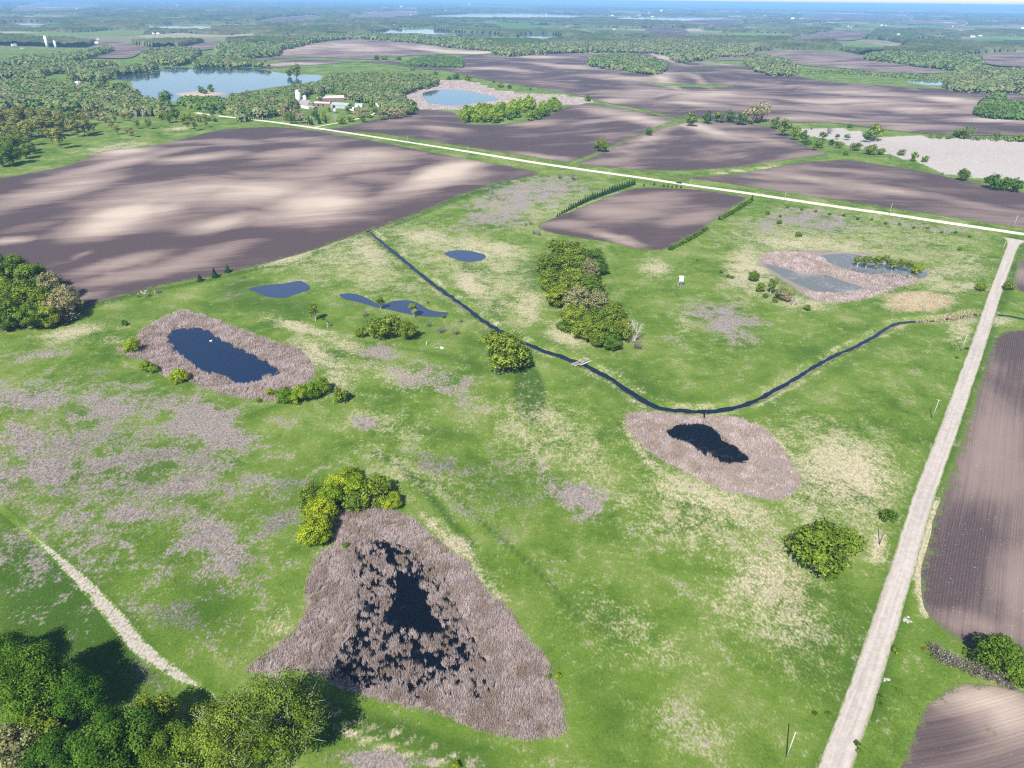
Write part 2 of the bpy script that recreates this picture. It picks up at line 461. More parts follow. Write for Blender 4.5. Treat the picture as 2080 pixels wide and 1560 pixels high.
FARWATER = [
 ([(225,158),(262,152),(300,149),(323,145),(333,136),(390,138),(471,138),(510,138),(552,145),(589,151),(653,153),(646,165),(572,175),(518,183),(488,188),(461,199),(420,206),(367,207),(316,203),(286,192),(269,178),(266,166)], 'large pale blue lake behind the farm wood'),
 ([(858,190),(880,184),(925,181),(955,187),(1000,195),(1014,204),(975,208),(930,215),(900,213),(870,209)], 'blue pond in a pale marsh right of the farm'),
 ([(1838,164),(1870,162),(1905,164),(1925,171),(1900,174),(1862,170)], 'small blue pond at the edge of the right hand wood'),
 ([(290,53),(330,49),(372,51),(420,55),(428,60),(380,61),(330,58)], 'far lake behind the wooded hills on the left'),
 ([(755,66),(800,60),(850,58),(890,62),(945,66),(1010,69),(1010,73),(930,70),(860,70),(800,69)], 'far lake with woods on its near shore'),
 ([(1052,71),(1080,69),(1132,71),(1134,79),(1105,79),(1070,76)], 'small far lake with a sandy rim'),
 ([(12,45),(50,43),(110,46),(115,50),(60,52),(20,49)], 'narrow far lake at the left edge'),
 ([(860,32),(930,28),(1040,27),(1170,30),(1165,36),(1050,35),(930,36)], 'long distant lake before the town'),
 ([(1250,37),(1330,35),(1420,36),(1470,39),(1400,42),(1300,41)], 'distant lake to the right of the town'),
]
for k, (pts, mt, lb) in WATER.items():
    g = np.array([flat0(*p) for p in pts]); c = g.mean(0)
    FLAT.append((c[0], c[1], np.hypot(*(g - c).T).max() + 6))
for pts, lb in FARWATER:
    g = np.array([flat0(*p) for p in pts]); c = (g.max(0) + g.min(0)) / 2
    FLAT.append((c[0], c[1], np.hypot(*(g - c).T).max() + 20))
WPOLY = {k: ground_poly(v[0], 5) for k, v in WATER.items()}
FWPOLY = [ground_poly(v[0], 5) for v in FARWATER]
ISLAND = ground_poly([(356,191),(385,187),(420,185),(448,187),(458,191),(425,195),(390,196)], 5)

DITCH = resample(ground_poly([(752,470),(775,490),(800,510),(830,535),(880,575),(930,610),(980,648),(1040,683),(1100,708),(1150,725),(1200,745),(1250,772),(1290,800),(1330,822),(1370,830),(1430,833),(1490,825),(1540,808),(1600,775),(1680,728),(1760,690),(1805,662),(1835,652),(1885,649),(1930,645),(1985,636)], 6, False), 1.5)
SPUR = resample(ground_poly([(1430,833),(1431,845),(1429,858)], 4, False), 1.0)
DITCH_E = resample(ground_poly([(2030,637),(2056,640),(2085,646),(2140,655)], 4, False), 1.5)

def carve(x, y):
    x = np.asarray(x, float); y = np.asarray(y, float)
    z = np.zeros(x.shape)
    for k, P in WPOLY.items():
        b = near_box(x, y, P, 6)
        if b.any():
            d = seg_dist(x[b], y[b], P, True); s = np.where(inside(x[b], y[b], P), -d, d)
            z[b] = np.maximum(z[b], 0.85 * (1 - smooth(-2.2, 1.6, s)))
    for L, w in ((DITCH, 1.0), (SPUR, 0.6), (DITCH_E, 1.0)):
        b = near_box(x, y, L, 8)
        if b.any():
            d = seg_dist(x[b], y[b], L)
            z[b] = np.maximum(z[b], 1.25 * w * (1 - smooth(1.1 * w, 3.6 * w, d)))
    return z

def GZ(x, y):
    return H(x, y) - carve(x, y)

def blob_field(x, y, blobs):
    """sum of soft ellipses (px, py, rx, ry, tilt, strength) surveyed in the photograph, evaluated on the ground"""
    v = np.zeros(x.shape)
    for b in blobs:
        px, py, rx, ry, tl, s = b
        ca, sa = math.cos(R(tl)), math.sin(R(tl))
        q = G([px, px + rx * ca, px - rx * ca, px - ry * sa, px + ry * sa], [py, py + rx * sa, py - rx * sa, py + ry * ca, py - ry * ca])[:, :2]
        A = np.stack([(q[1] - q[2]) / 2, (q[3] - q[4]) / 2], 1)
        I = np.linalg.inv(A)
        c = (q[0] + q[1:].mean(0)) / 2
        dx, dy = x - c[0], y - c[1]
        e = (I[0, 0] * dx + I[0, 1] * dy) ** 2 + (I[1, 0] * dx + I[1, 1] * dy) ** 2
        w = np.exp(-e ** 1.35) * s
        v = np.where(w > v, w, v) if s > 0 else v + w
    return v

def line_field(x, y, lines):
    v = np.zeros(x.shape)
    for pts, w, s in lines:
        L = ground_poly(pts, 5, False)
        b = near_box(x, y, L, w * 3)
        if b.any():
            d = seg_dist(x[b], y[b], L)
            v[b] = np.maximum(v[b], s * np.exp(-(d / w) ** 2))
    return v

TAN = [(1525,548,60,55,15,.72),(1690,498,170,18,6,.62),(1640,618,60,16,5,.6),(1900,560,80,30,-10,.5),(950,540,170,70,25,.4),(760,540,80,60,20,.45),(1120,420,120,50,-10,.4),(1680,960,170,110,20,.5),(1400,1040,220,80,20,.42),(870,500,150,60,10,.42),(1000,560,110,80,35,.45),(1560,1220,150,110,35,.42),(1800,480,200,60,8,.36),(1600,480,140,40,5,.45),(700,520,110,50,-15,.45),(1100,880,140,80,20,.38),(850,960,160,60,20,.3),(1050,412,100,32,-12,.45),(870,482,75,18,8,.75),(990,505,90,22,8,.75),(750,515,55,32,30,.7),(960,580,45,24,35,.85),(1070,620,36,40,35,.7),(1145,680,50,24,32,.7),
 (1330,545,30,26,0,.6),(1390,660,20,30,0,.5),(1600,495,90,16,4,.75),(1520,540,25,40,20,.65),(1945,582,70,14,0,.6),(1868,612,68,20,0,1.25),(1715,955,120,75,20,.85),(1440,1020,160,50,20,.62),
 (1330,870,60,60,40,.5),(1565,1180,100,75,35,.72),(1600,1260,70,60,40,.5),(1785,1110,22,42,10,.95),(640,720,60,26,30,.7),(690,760,40,40,30,.55),(700,700,60,22,25,.5),(810,760,90,24,15,.5),
 (1120,860,70,40,20,.55),(840,960,120,40,20,.4),(940,1120,50,22,50,.75),(1000,1200,40,16,50,.6),(150,675,75,15,-12,.65),(230,690,40,10,0,.4),(590,520,70,20,-18,.65),(690,480,70,14,-20,.5),
 (1400,1480,90,50,30,.36),(1280,1280,160,60,30,.3),(560,1270,30,50,30,.55),(470,1160,60,30,30,.3),(830,760,80,18,18,.5),(1300,1010,60,30,20,.4),(1800,500,120,30,8,.42),(1960,540,60,40,10,.45),
 (610,665,80,12,14,.7),(800,575,90,26,20,.35),(450,700,20,10,0,.3),(770,860,130,40,15,.3),(1180,930,60,60,30,.42),(240,300,70,12,-8,.6),(360,262,22,5,0,.9),(1210,600,0.1,0.1,0,.0),(1950,665,30,40,20,.55),(2030,650,25,14,0,.6),
 (1560,340,30,4,-9,.8),(1490,348,50,3,-7,.9)]
PINK = [(240,950,300,160,8,.46),(70,722,60,12,-5,.45),(67,814,75,18,0,.72),(219,830,55,28,15,.72),(162,850,60,16,0,.45),(404,834,78,24,12,.72),(421,880,85,24,10,.72),(50,900,60,40,0,.6),(97,955,60,24,15,.72),(211,938,65,18,-8,.62),
 (148,976,60,16,-10,.5),(372,989,75,16,-8,.7),(262,1044,55,18,5,.72),(169,1048,40,12,0,.5),(423,1078,45,18,20,.72),(461,1120,50,22,20,.7),(381,1103,50,14,0,.6),(448,1145,45,18,20,.5),(254,1107,28,10,0,.5),
 (20,960,40,60,0,.5),(120,880,60,20,0,.4),(770,722,40,18,15,.5),(870,765,100,24,18,.5),(745,862,24,12,0,.6),(830,745,60,16,20,.4),(1165,1008,62,26,32,.72),(1100,960,40,20,60,.3),
 (1070,395,100,26,-12,.62),(1010,440,70,18,-8,.55),(1650,446,80,18,6,.6),(1560,460,60,14,0,.4),(1478,655,60,30,18,.62),(1440,640,40,20,0,.5),(770,1545,110,18,3,.75),(260,960,40,18,0,.3),(300,880,50,20,0,.4),
 (1180,385,60,6,4,.5),(930,830,40,20,10,.3),(1360,690,30,14,0,.3),(1880,460,100,12,8,.3),(560,1090,40,60,40,.22),(1500,600,20,20,0,.2)]
GREY = [(260,960,290,150,8,.34),(960,970,170,80,15,.30),(364,1251,58,46,10,.62),(288,1361,58,36,15,.6),(309,925,45,16,0,.5),(890,942,80,24,12,.6),(1030,1000,66,32,30,.5),(960,960,50,24,20,.4),(1010,1080,40,18,0,.45),(507,1154,36,40,20,.5),(237,1001,50,16,0,.45),
 (330,1060,50,22,0,.4),(470,800,50,16,10,.4),(420,660,10,10,0,.0),(860,650,40,8,10,.45),(720,615,30,8,0,.4),(560,1050,60,50,20,.38),(600,990,50,40,0,.4),(1400,1480,40,30,0,.25),(1590,1215,50,40,30,.3),(930,690,30,6,15,.5),
 (1840,500,90,14,6,.3),(200,760,60,16,0,.35),(480,590,50,30,0,.3)]
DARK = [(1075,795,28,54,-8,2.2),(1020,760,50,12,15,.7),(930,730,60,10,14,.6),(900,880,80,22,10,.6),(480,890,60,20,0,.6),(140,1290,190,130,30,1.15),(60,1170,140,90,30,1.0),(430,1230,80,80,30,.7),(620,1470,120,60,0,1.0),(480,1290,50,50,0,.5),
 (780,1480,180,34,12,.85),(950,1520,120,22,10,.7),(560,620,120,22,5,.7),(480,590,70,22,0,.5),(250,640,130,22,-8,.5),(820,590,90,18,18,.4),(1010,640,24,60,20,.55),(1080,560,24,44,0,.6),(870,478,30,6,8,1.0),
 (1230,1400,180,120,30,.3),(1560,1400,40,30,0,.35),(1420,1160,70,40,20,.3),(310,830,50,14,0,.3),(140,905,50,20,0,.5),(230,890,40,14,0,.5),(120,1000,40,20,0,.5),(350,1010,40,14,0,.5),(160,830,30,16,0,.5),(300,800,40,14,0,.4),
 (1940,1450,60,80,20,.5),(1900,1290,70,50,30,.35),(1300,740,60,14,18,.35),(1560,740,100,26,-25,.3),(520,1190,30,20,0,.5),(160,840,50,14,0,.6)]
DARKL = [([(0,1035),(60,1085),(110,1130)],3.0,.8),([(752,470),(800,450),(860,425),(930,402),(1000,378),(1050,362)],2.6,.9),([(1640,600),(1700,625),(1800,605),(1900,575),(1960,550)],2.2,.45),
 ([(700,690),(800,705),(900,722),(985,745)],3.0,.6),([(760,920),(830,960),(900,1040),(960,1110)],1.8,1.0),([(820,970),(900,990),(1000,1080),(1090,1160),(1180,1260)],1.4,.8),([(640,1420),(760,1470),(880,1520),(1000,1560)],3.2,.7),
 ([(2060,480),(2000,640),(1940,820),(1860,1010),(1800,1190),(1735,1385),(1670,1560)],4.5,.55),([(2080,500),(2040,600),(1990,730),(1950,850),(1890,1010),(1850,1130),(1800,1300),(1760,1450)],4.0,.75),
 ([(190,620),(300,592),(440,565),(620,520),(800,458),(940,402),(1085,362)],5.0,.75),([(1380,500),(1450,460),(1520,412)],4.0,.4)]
TANL = [([(1880,1250),(1868,1180),(1880,1100),(1905,1020)],1.2,1.2),([(690,1480),(800,1525),(900,1552)],.8,1.0),([(655,1436),(760,1476),(880,1522),(960,1548)],.5,.75),([(1040,840),(1070,900),(1110,950)],1.0,.6),([(860,1045),(940,1130),(1010,1215)],2.2,.7),
 ([(1560,880),(1610,930),(1650,1000),(1640,1060)],2.0,.6),([(800,520),(900,600),(1000,668)],1.6,.6),([(1270,860),(1330,950),(1450,1010),(1560,1040)],2.5,.6),([(1640,1060),(1700,960),(1690,880),(1600,830)],2.0,.3)]

BEDS = {
 'tri': [(634,1137),(668,1112),(683,1046),(735,1033),(803,1038),(854,1063),(896,1101),(947,1141),(989,1188),(1031,1234),(1061,1276),(1103,1319),(1125,1365),(1141,1420),(1156,1484),(1108,1503),(1057,1506),(981,1488),(896,1456),(790,1430),(706,1409),(655,1382),(608,1366),(545,1372),(497,1363),(533,1331),(575,1300),(609,1262),(618,1196)],
 'oval': [(276,686),(303,659),(367,632),(404,636),(471,659),(539,686),(599,703),(629,726),(643,763),(612,785),(560,814),(505,811),(421,794),(380,774),(337,767),(293,737),(279,713)],
 'heart': [(1268,842),(1330,836),(1410,841),(1500,848),(1552,870),(1582,900),(1612,940),(1632,980),(1602,1012),(1560,1017),(1500,1006),(1450,991),(1390,960),(1325,925),(1285,888)],
 'marsh': [(1530,525),(1560,508),(1636,506),(1700,508),(1780,515),(1880,540),(1890,565),(1818,592),(1737,616),(1676,617),(1636,608),(1600,585),(1550,550)],
 'pale': [(1798,281),(1860,279),(1952,279),(2080,286),(2250,296),(2250,405),(2080,366),(1972,361),(1918,350),(1851,326),(1800,313),(1750,303),(1690,285),(1636,274),(1622,266),(1640,259),(1716,262),(1760,275)],
 'farm': [(808,187),(850,172),(900,164),(960,167),(1010,184),(1060,189),(1120,192),(1205,204),(1160,213),(1060,216),(1000,212),(930,223),(850,219),(826,203)]}

# ---- the ground: one sheet from behind the camera to the horizon
def axis(lo, hi, d, grow, end0, end1):
    a = list(np.arange(lo, hi + d * .5, d)); s = d
    while a[-1] < end1: s *= grow; a.append(a[-1] + s)
    s = d; b = [lo]
    while b[-1] > end0: s *= grow; b.append(b[-1] - s)
    return np.array(b[:0:-1] + a)

gx = axis(-300, 330, 1.8, 1.085, -60000, 60000)
gy = axis(60, 470, 1.7, 1.045, -1500, 52000)
X, Y = np.meshgrid(gx, gy)
x, y = X.ravel(), Y.ravel()
nearm = (y < 1500) & (y > 20) & (np.abs(x) < 1200)
z = H(x, y)
at = {k: np.zeros(len(x)) for k in ('tan', 'pink', 'grey', 'dark')}
xn, yn = x[nearm], y[nearm]
z[nearm] -= carve(xn, yn)
at['tan'][nearm] = np.maximum(blob_field(xn, yn, TAN), line_field(xn, yn, TANL))
PINK = [(b[0], b[1], b[2] * 1.3, b[3] * 1.4, b[4], b[5] * 1.15) for b in PINK]
at['pink'][nearm] = blob_field(xn, yn, PINK)
at['grey'][nearm] = blob_field(xn, yn, GREY)
TAN = [(b[0], b[1], b[2] * 1.15, b[3] * 1.2, b[4], b[5]) for b in TAN]
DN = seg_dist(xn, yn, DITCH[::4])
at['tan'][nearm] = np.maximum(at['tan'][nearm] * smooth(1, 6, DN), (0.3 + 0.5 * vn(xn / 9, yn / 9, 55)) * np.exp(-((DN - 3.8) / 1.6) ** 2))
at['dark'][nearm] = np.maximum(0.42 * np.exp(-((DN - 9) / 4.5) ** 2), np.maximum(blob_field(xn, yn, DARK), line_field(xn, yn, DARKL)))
at['mud'] = np.zeros(len(x)); at['pale'] = np.zeros(len(x))
for k, pts in BEDS.items():
    P = ground_poly(pts, 5); b = near_box(x, y, P, 0)
    q = at['pale' if k in ('pale', 'farm') else 'mud'][b]; ins = inside(x[b], y[b], P); q = np.where(ins, smooth(-1.5, 9 if k == 'marsh' else 3.5 if k not in ('pale', 'farm') else 1, seg_dist(x[b], y[b], P, True)), q); at['pale' if k in ('pale', 'farm') else 'mud'][b] = q
mq = at['mud'][nearm]; at['mud'][nearm] = np.maximum(mq, 0.5 * (1 - smooth(1.2, 3.0, DN)))
at['far'] = smooth(2500, 4200, np.hypot(x, y))
z -= 0.35 * smooth(1200, 3000, np.hypot(x, y))
nx, ny = len(gx), len(gy)
ii = (np.arange(ny - 1)[:, None] * nx + np.arange(nx - 1)[None]).ravel()
F = np.stack([ii, ii + 1, ii + nx + 1, ii + nx], 1)
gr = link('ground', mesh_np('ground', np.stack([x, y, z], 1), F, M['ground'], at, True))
tag(gr, 'green and straw coloured meadow reaching to the far country', 'ground', 'structure')

# ---- water sheets
def water_sheet(name, poly, z, mt, label, step):
    V, T = tri_sheet(poly, step)
    o = link(name, mesh_np(name, np.column_stack([V, np.full(len(V), z)]), T, M[mt], None, True))
    return tag(o, label, 'water', 'structure')

def grow(P, d):
    n = np.roll(P, -1, 0) - np.roll(P, 1, 0)
    n = np.stack([n[:, 1], -n[:, 0]], 1); n /= np.hypot(*n.T)[:, None] + 1e-9
    area = np.sum(P[:, 0] * np.roll(P[:, 1], -1) - np.roll(P[:, 0], -1) * P[:, 1])
    d = np.broadcast_to(np.asarray(d, float), (len(P),))[:, None]
    return P + n * d * (1 if area > 0 else -1)

for k, (pts, mt, lb) in WATER.items():
    Q = resample(WPOLY[k], 1.0, True)
    water_sheet('pond', grow(Q, 0.9 + 1.1 * fbm(Q[:, 0] / 5, Q[:, 1] / 5, 8, 3)), -0.32, mt, lb, 6)
for i, P in enumerate(FWPOLY):
    far = np.hypot(*P.mean(0))
    water_sheet('lake', P, 0.08 if far < 2000 else 0.6, 'lake', FARWATER[i][1], max(20, far / 40))

def ribbon(name, L, w, zoff, mat, label, cat, zfun=H, jit=0.0, crown=0.0, cols=5, extra=None, seed=1):
    T = np.gradient(L, axis=0); T /= np.hypot(*T.T)[:, None]
    N = np.stack([-T[:, 1], T[:, 0]], 1)
    s = np.linspace(-1, 1, cols)
    w = np.broadcast_to(w, (len(L),))
    al = np.concatenate([[0], np.cumsum(np.hypot(*np.diff(L, axis=0).T))])
    jl = w * 0.5 * (1 + jit * vn(al / 3, al * 0, seed) + .6 * jit * vn(al / 1.1, al * 0, seed + 3)); jr = w * 0.5 * (1 + jit * vn(al / 3, al * 0, seed + 7))
    V = []; cr = []; ag = []
    for c in s:
        q = L + N * (np.where(c < 0, jl, jr) * c)[:, None]
        V.append(np.column_stack([q, zfun(q[:, 0], q[:, 1]) + zoff + crown * (1 - c * c)])); cr.append(np.full(len(L), c)); ag.append(al)
    n = len(L)
    V = np.vstack(V)
    F = np.array([(j * n + i, (j + 1) * n + i, (j + 1) * n + i + 1, j * n + i + 1) for j in range(cols - 1) for i in range(n - 1)])[:, ::-1]
    A = {'cross': np.concatenate(cr), 'along': np.concatenate(ag)}
    if extra is not None: A['bare'] = np.tile(extra, cols)
    o = link(name, mesh_np(name, V, F, mat, A, True))
    return tag(o, label, cat, 'structure')

al = np.linspace(0, 1, len(DITCH))
ribbon('ditch_water', DITCH, 2.0 + 0.9 * smooth(.0, .1, al) - 1.0 * smooth(.55, .72, al), -0.72, M['ditchw'], 'narrow dark drainage ditch winding across the meadow', 'ditch', jit=0.4, cols=3)
ribbon('ditch_water', SPUR, 0.8, -0.42, M['blackpond'], 'short black outlet between the ditch and the heart shaped pond', 'ditch', jit=0.2, cols=3)
ribbon('ditch_water', DITCH_E, 1.5, -0.72, M['ditchw'], 'short piece of ditch right of the gravel road', 'ditch', jit=0.2, cols=3)

# ---- roads
MAINR = resample(ground_poly([(398,229),(440,235),(540,246),(640,260),(720,272),(830,289),(950,308),(1090,331),(1200,347),(1300,361),(1400,376),(1500,390),(1600,405),(1700,420),(1800,434),(1900,449),(2000,464),(2080,476),(2250,502)], 4, False), 5)
SIDER = resample(ground_poly([(2062,486),(2040,545),(2019,603),(1986,704),(1953,798),(1917,900),(1880,1000),(1822,1190),(1759,1385),(1697,1560),(1670,1640)], 5, False), 3)
DRIVE = resample(ground_poly([(640,258),(700,247),(736,239),(758,232),(764,226)], 4, False), 4)
fl = np.hypot(*(SIDER - SIDER[0]).T)
ribbon('gravel_road', MAINR, 8.6, 0.10, M['gravel'], 'pale cream gravel road crossing between the plowed fields', 'road', crown=0.12, jit=0.04, cols=9)
ribbon('gravel_road', SIDER, 6.4 + 11 * np.exp(-fl / 7), 0.07, M['gravel2'], 'grey gravel side road running down the right of the meadow', 'road', crown=0.1, jit=0.05, cols=11)
ribbon('driveway', DRIVE, 5.0, 0.08, M['gravel'], 'pale farm driveway leaving the gravel road', 'driveway', crown=0.05, jit=0.08, cols=5)
TRACK = resample(ground_poly([(-40,1000),(10,1040),(60,1082),(108,1125),(150,1165),(200,1215),(240,1262),(280,1310),(320,1345),(360,1370),(405,1395),(440,1418)], 5, False), 0.8)
ta = np.linspace(0, 1, len(TRACK))
ribbon('dirt_track', TRACK, 2.2 + 2.2 * smooth(.25, .7, ta) - 1.5 * smooth(.75, 1, ta), 0.03, M['track'], 'white chalky wheel track through the lower left meadow', 'track', zfun=GZ, cols=9,
       extra=0.12 + 0.72 * smooth(.22, .45, ta) * (1 - smooth(.85, 1, ta)))

# ---- plowed fields
def field(pts, label, blobs, ang, step, rows=0.0, zoff=0.05, curve=0.0, weed=None, n=5, base=0.0, k=1.15):
    blobs = [(b[0], b[1], b[2] * k, b[3] * k, b[4], b[5]) for b in blobs]
    P = ground_poly(pts, n)
    P = resample(P, min(step * .4, 6), True); P = grow(P, 1.0 * fbm(P[:, 0] / 9, P[:, 1] / 9, 5, 3) * min(1, step / 6))
    V, T = tri_sheet(P, step)
    x, y = V[:, 0], V[:, 1]
    ca, sa = math.cos(R(ang)), math.sin(R(ang))
    u, v = x * ca + y * sa, -x * sa + y * ca
    if curve: v = v + curve * (vn(x / 160, y / 160, 31) + 0.4 * vn(x / 60, y / 60, 33))
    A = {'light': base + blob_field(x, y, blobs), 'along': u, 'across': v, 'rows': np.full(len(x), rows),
         'weed': np.maximum(blob_field(x, y, weed) if weed else np.zeros(len(x)), 0.75 * (1 - smooth(0, step * .55, seg_dist(x, y, P, True))))}
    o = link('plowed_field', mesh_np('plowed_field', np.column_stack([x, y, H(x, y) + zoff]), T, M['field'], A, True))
    tag(o, label, 'field', 'structure')
    return P

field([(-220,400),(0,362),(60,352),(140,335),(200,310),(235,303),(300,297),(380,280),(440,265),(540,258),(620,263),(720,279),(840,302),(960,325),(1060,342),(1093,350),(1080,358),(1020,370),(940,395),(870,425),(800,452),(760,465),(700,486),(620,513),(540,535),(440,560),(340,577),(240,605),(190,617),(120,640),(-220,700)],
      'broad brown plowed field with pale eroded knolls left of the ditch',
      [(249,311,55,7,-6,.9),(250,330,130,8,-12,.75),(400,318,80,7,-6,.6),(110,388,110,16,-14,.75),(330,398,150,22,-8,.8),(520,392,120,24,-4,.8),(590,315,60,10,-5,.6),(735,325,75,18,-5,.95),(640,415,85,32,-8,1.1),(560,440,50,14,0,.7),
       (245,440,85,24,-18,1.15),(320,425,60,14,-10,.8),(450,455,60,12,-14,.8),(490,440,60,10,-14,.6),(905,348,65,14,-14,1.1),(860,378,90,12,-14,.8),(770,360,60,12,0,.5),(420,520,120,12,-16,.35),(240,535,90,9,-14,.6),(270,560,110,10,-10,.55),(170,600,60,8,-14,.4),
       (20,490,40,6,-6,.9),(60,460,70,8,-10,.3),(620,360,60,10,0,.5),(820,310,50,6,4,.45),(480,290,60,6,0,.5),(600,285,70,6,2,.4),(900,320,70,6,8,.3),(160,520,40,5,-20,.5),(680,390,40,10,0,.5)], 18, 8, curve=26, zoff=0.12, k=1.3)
field([(655,266),(700,257),(760,243),(840,226),(865,222),(915,227),(933,236),(949,251),(990,253),(1036,251),(1080,243),(1114,233),(1151,217),(1195,211),(1225,214),(1310,228),(1370,244),(1340,256),(1260,290),(1160,328),(1100,322),(900,291),(760,270)],
      'dark plowed field between the gravel road and the farm',
      [(1270,235,80,10,10,.7),(1310,245,50,8,10,.9),(1200,250,60,6,-10,.4),(900,262,40,5,4,.4),(1090,250,50,5,-5,.6),(820,240,40,4,-5,.4),(1100,318,60,4,8,.5)], 12, 11, curve=20, zoff=0.15, k=1.2, base=.05)
field([(530,139),(570,125),(640,121),(720,126),(800,132),(850,141),(900,143),(960,157),(1000,164),(1080,178),(1140,188),(1195,200),(1230,209),(1310,223),(1378,241),(1420,240),(1480,250),(1560,246),(1600,249),(1700,251),(1780,262),(1880,272),(1960,275),(2080,277),(2260,286),(2260,200),(2080,186),(1900,180),(1800,174),(1700,167),(1620,155),(1540,138),(1460,128),(1390,120),(1310,107),(1230,103),(1150,103),(1080,107),(1000,111),(940,114),(920,128),(880,132),(820,128),(760,124)],
      'huge rolling brown field with pale ridges across the middle distance',
      [(1010,140,60,3,3,.7),(1090,116,60,3,0,.7),(1150,135,60,4,5,.8),(1310,145,50,5,5,.9),(1270,158,80,5,4,.6),(1350,165,50,8,20,.8),(1410,160,40,6,20,.6),(1420,190,120,7,2,.7),(1500,195,90,5,2,.5),(1300,190,80,6,0,.6),(1250,205,70,5,-4,.7),(1420,212,60,4,4,.8),
       (1700,205,120,6,2,.7),(1750,190,90,4,2,.7),(1930,203,60,6,5,.9),(1900,225,120,5,2,.6),(2030,245,90,5,2,.7),(1680,240,80,4,2,.6),(1850,255,120,4,3,.45),(1230,106,60,3,0,.9),(1340,114,40,4,20,.8),(620,130,60,3,0,.7),(560,132,30,3,0,.6),(1460,130,60,3,3,.5),(1600,175,120,4,3,.4),(1050,180,60,4,6,.5),(1600,220,140,6,0,.4)],
      8, 17, curve=45, zoff=0.4, base=.12)
field([(497,117),(530,108),(570,100),(610,92),(650,84),(700,79),(770,80),(850,88),(930,98),(1012,106),(985,110),(930,111),(880,112),(830,113),(770,120),(700,120),(640,117),(570,120),(520,124)],
      'pale brown hill field rising beyond the lake', [(700,95,90,5,2,.5),(760,100,60,4,0,.5),(900,103,80,4,4,.9),(960,107,50,3,2,1.0),(620,100,60,4,-4,.5)], 5, 24, zoff=0.6, base=0.3)
field([(1388,250),(1430,247),(1500,251),(1560,256),(1590,268),(1615,285),(1645,300),(1682,312),(1660,317),(1616,323),(1515,337),(1440,344),(1380,347),(1290,345),(1172,333),(1190,324),(1250,296),(1320,266)],
      'rounded brown plowed hill right of the two lone trees', [(1430,262,60,8,15,.9),(1490,272,50,6,5,.5),(1330,275,60,8,-25,.5),(1560,285,60,6,15,.4),(1260,320,60,6,-10,.3)], 25, 12, rows=.25, curve=14, zoff=0.12, k=1.2, base=.14)
field([(1310,354),(1380,358),(1440,357),(1501,353),(1560,342),(1616,331),(1670,327),(1723,325),(1800,336),(1885,350),(1952,365),(2080,390),(2260,425),(2260,492),(2080,464),(2000,452),(1900,437),(1800,422),(1700,407),(1600,392),(1500,377),(1420,365)],
      'long brown plowed field beyond the gravel road on the right', [(1650,365,120,5,8,.5),(1800,385,120,6,10,.45),(1950,410,100,6,10,.4),(1700,345,80,4,5,.3),(1560,362,60,4,5,.3)], -10, 10, rows=.3, curve=5, base=.14)
field([(1092,458),(1115,446),(1144,435),(1185,419),(1225,404),(1262,390),(1292,382),(1339,381),(1400,384),(1440,388),(1480,394),(1513,401),(1510,408),(1484,424),(1447,451),(1414,473),(1380,492),(1352,506),(1320,508),(1279,503),(1225,490),(1164,482),(1104,468)],
      'small plowed field edged by spruces inside the meadow', [(1330,410,110,14,2,.5),(1250,430,80,14,0,.45),(1240,480,40,6,8,.9),(1270,492,30,6,10,.8),(1400,445,60,12,-10,.4),(1150,455,40,10,0,.4),(1200,470,60,6,5,.3)], 8, 6, rows=.2, curve=10)
field([(2260,660),(2080,670),(2045,672),(2022,688),(2000,740),(1975,830),(1940,930),(1907,1020),(1883,1100),(1871,1170),(1874,1215),(1892,1255),(1930,1290),(1980,1322),(2040,1345),(2120,1360),(2330,1400)],
      'grey brown field with fine drilled rows right of the side road', [(2020,900,60,120,10,.3),(1990,1270,110,26,10,.45),(2060,1200,60,80,0,.4),(1960,1090,30,80,10,-.15)], 55, 5, rows=1.0, curve=3, base=.12)
field([(1800,1680),(1830,1560),(1852,1500),(1880,1440),(1912,1407),(1950,1391),(2000,1389),(2080,1403),(2200,1440),(2330,1700)],
      'pale rounded field in the lower right corner', [(2010,1425,90,30,5,.75),(2060,1460,60,40,0,.6),(1920,1420,30,20,0,.5)], 15, 3, rows=.45, curve=8, weed=[(1990,1500,60,50,0,.3),(2060,1530,60,40,0,.28)], base=0.15)
field([(2240,520),(2080,528),(2066,545),(2058,568),(2066,588),(2084,594),(2240,600)], 'small brown field in the corner right of the road junction', [(2090,560,30,20,0,.2)], 55, 6, rows=.8)
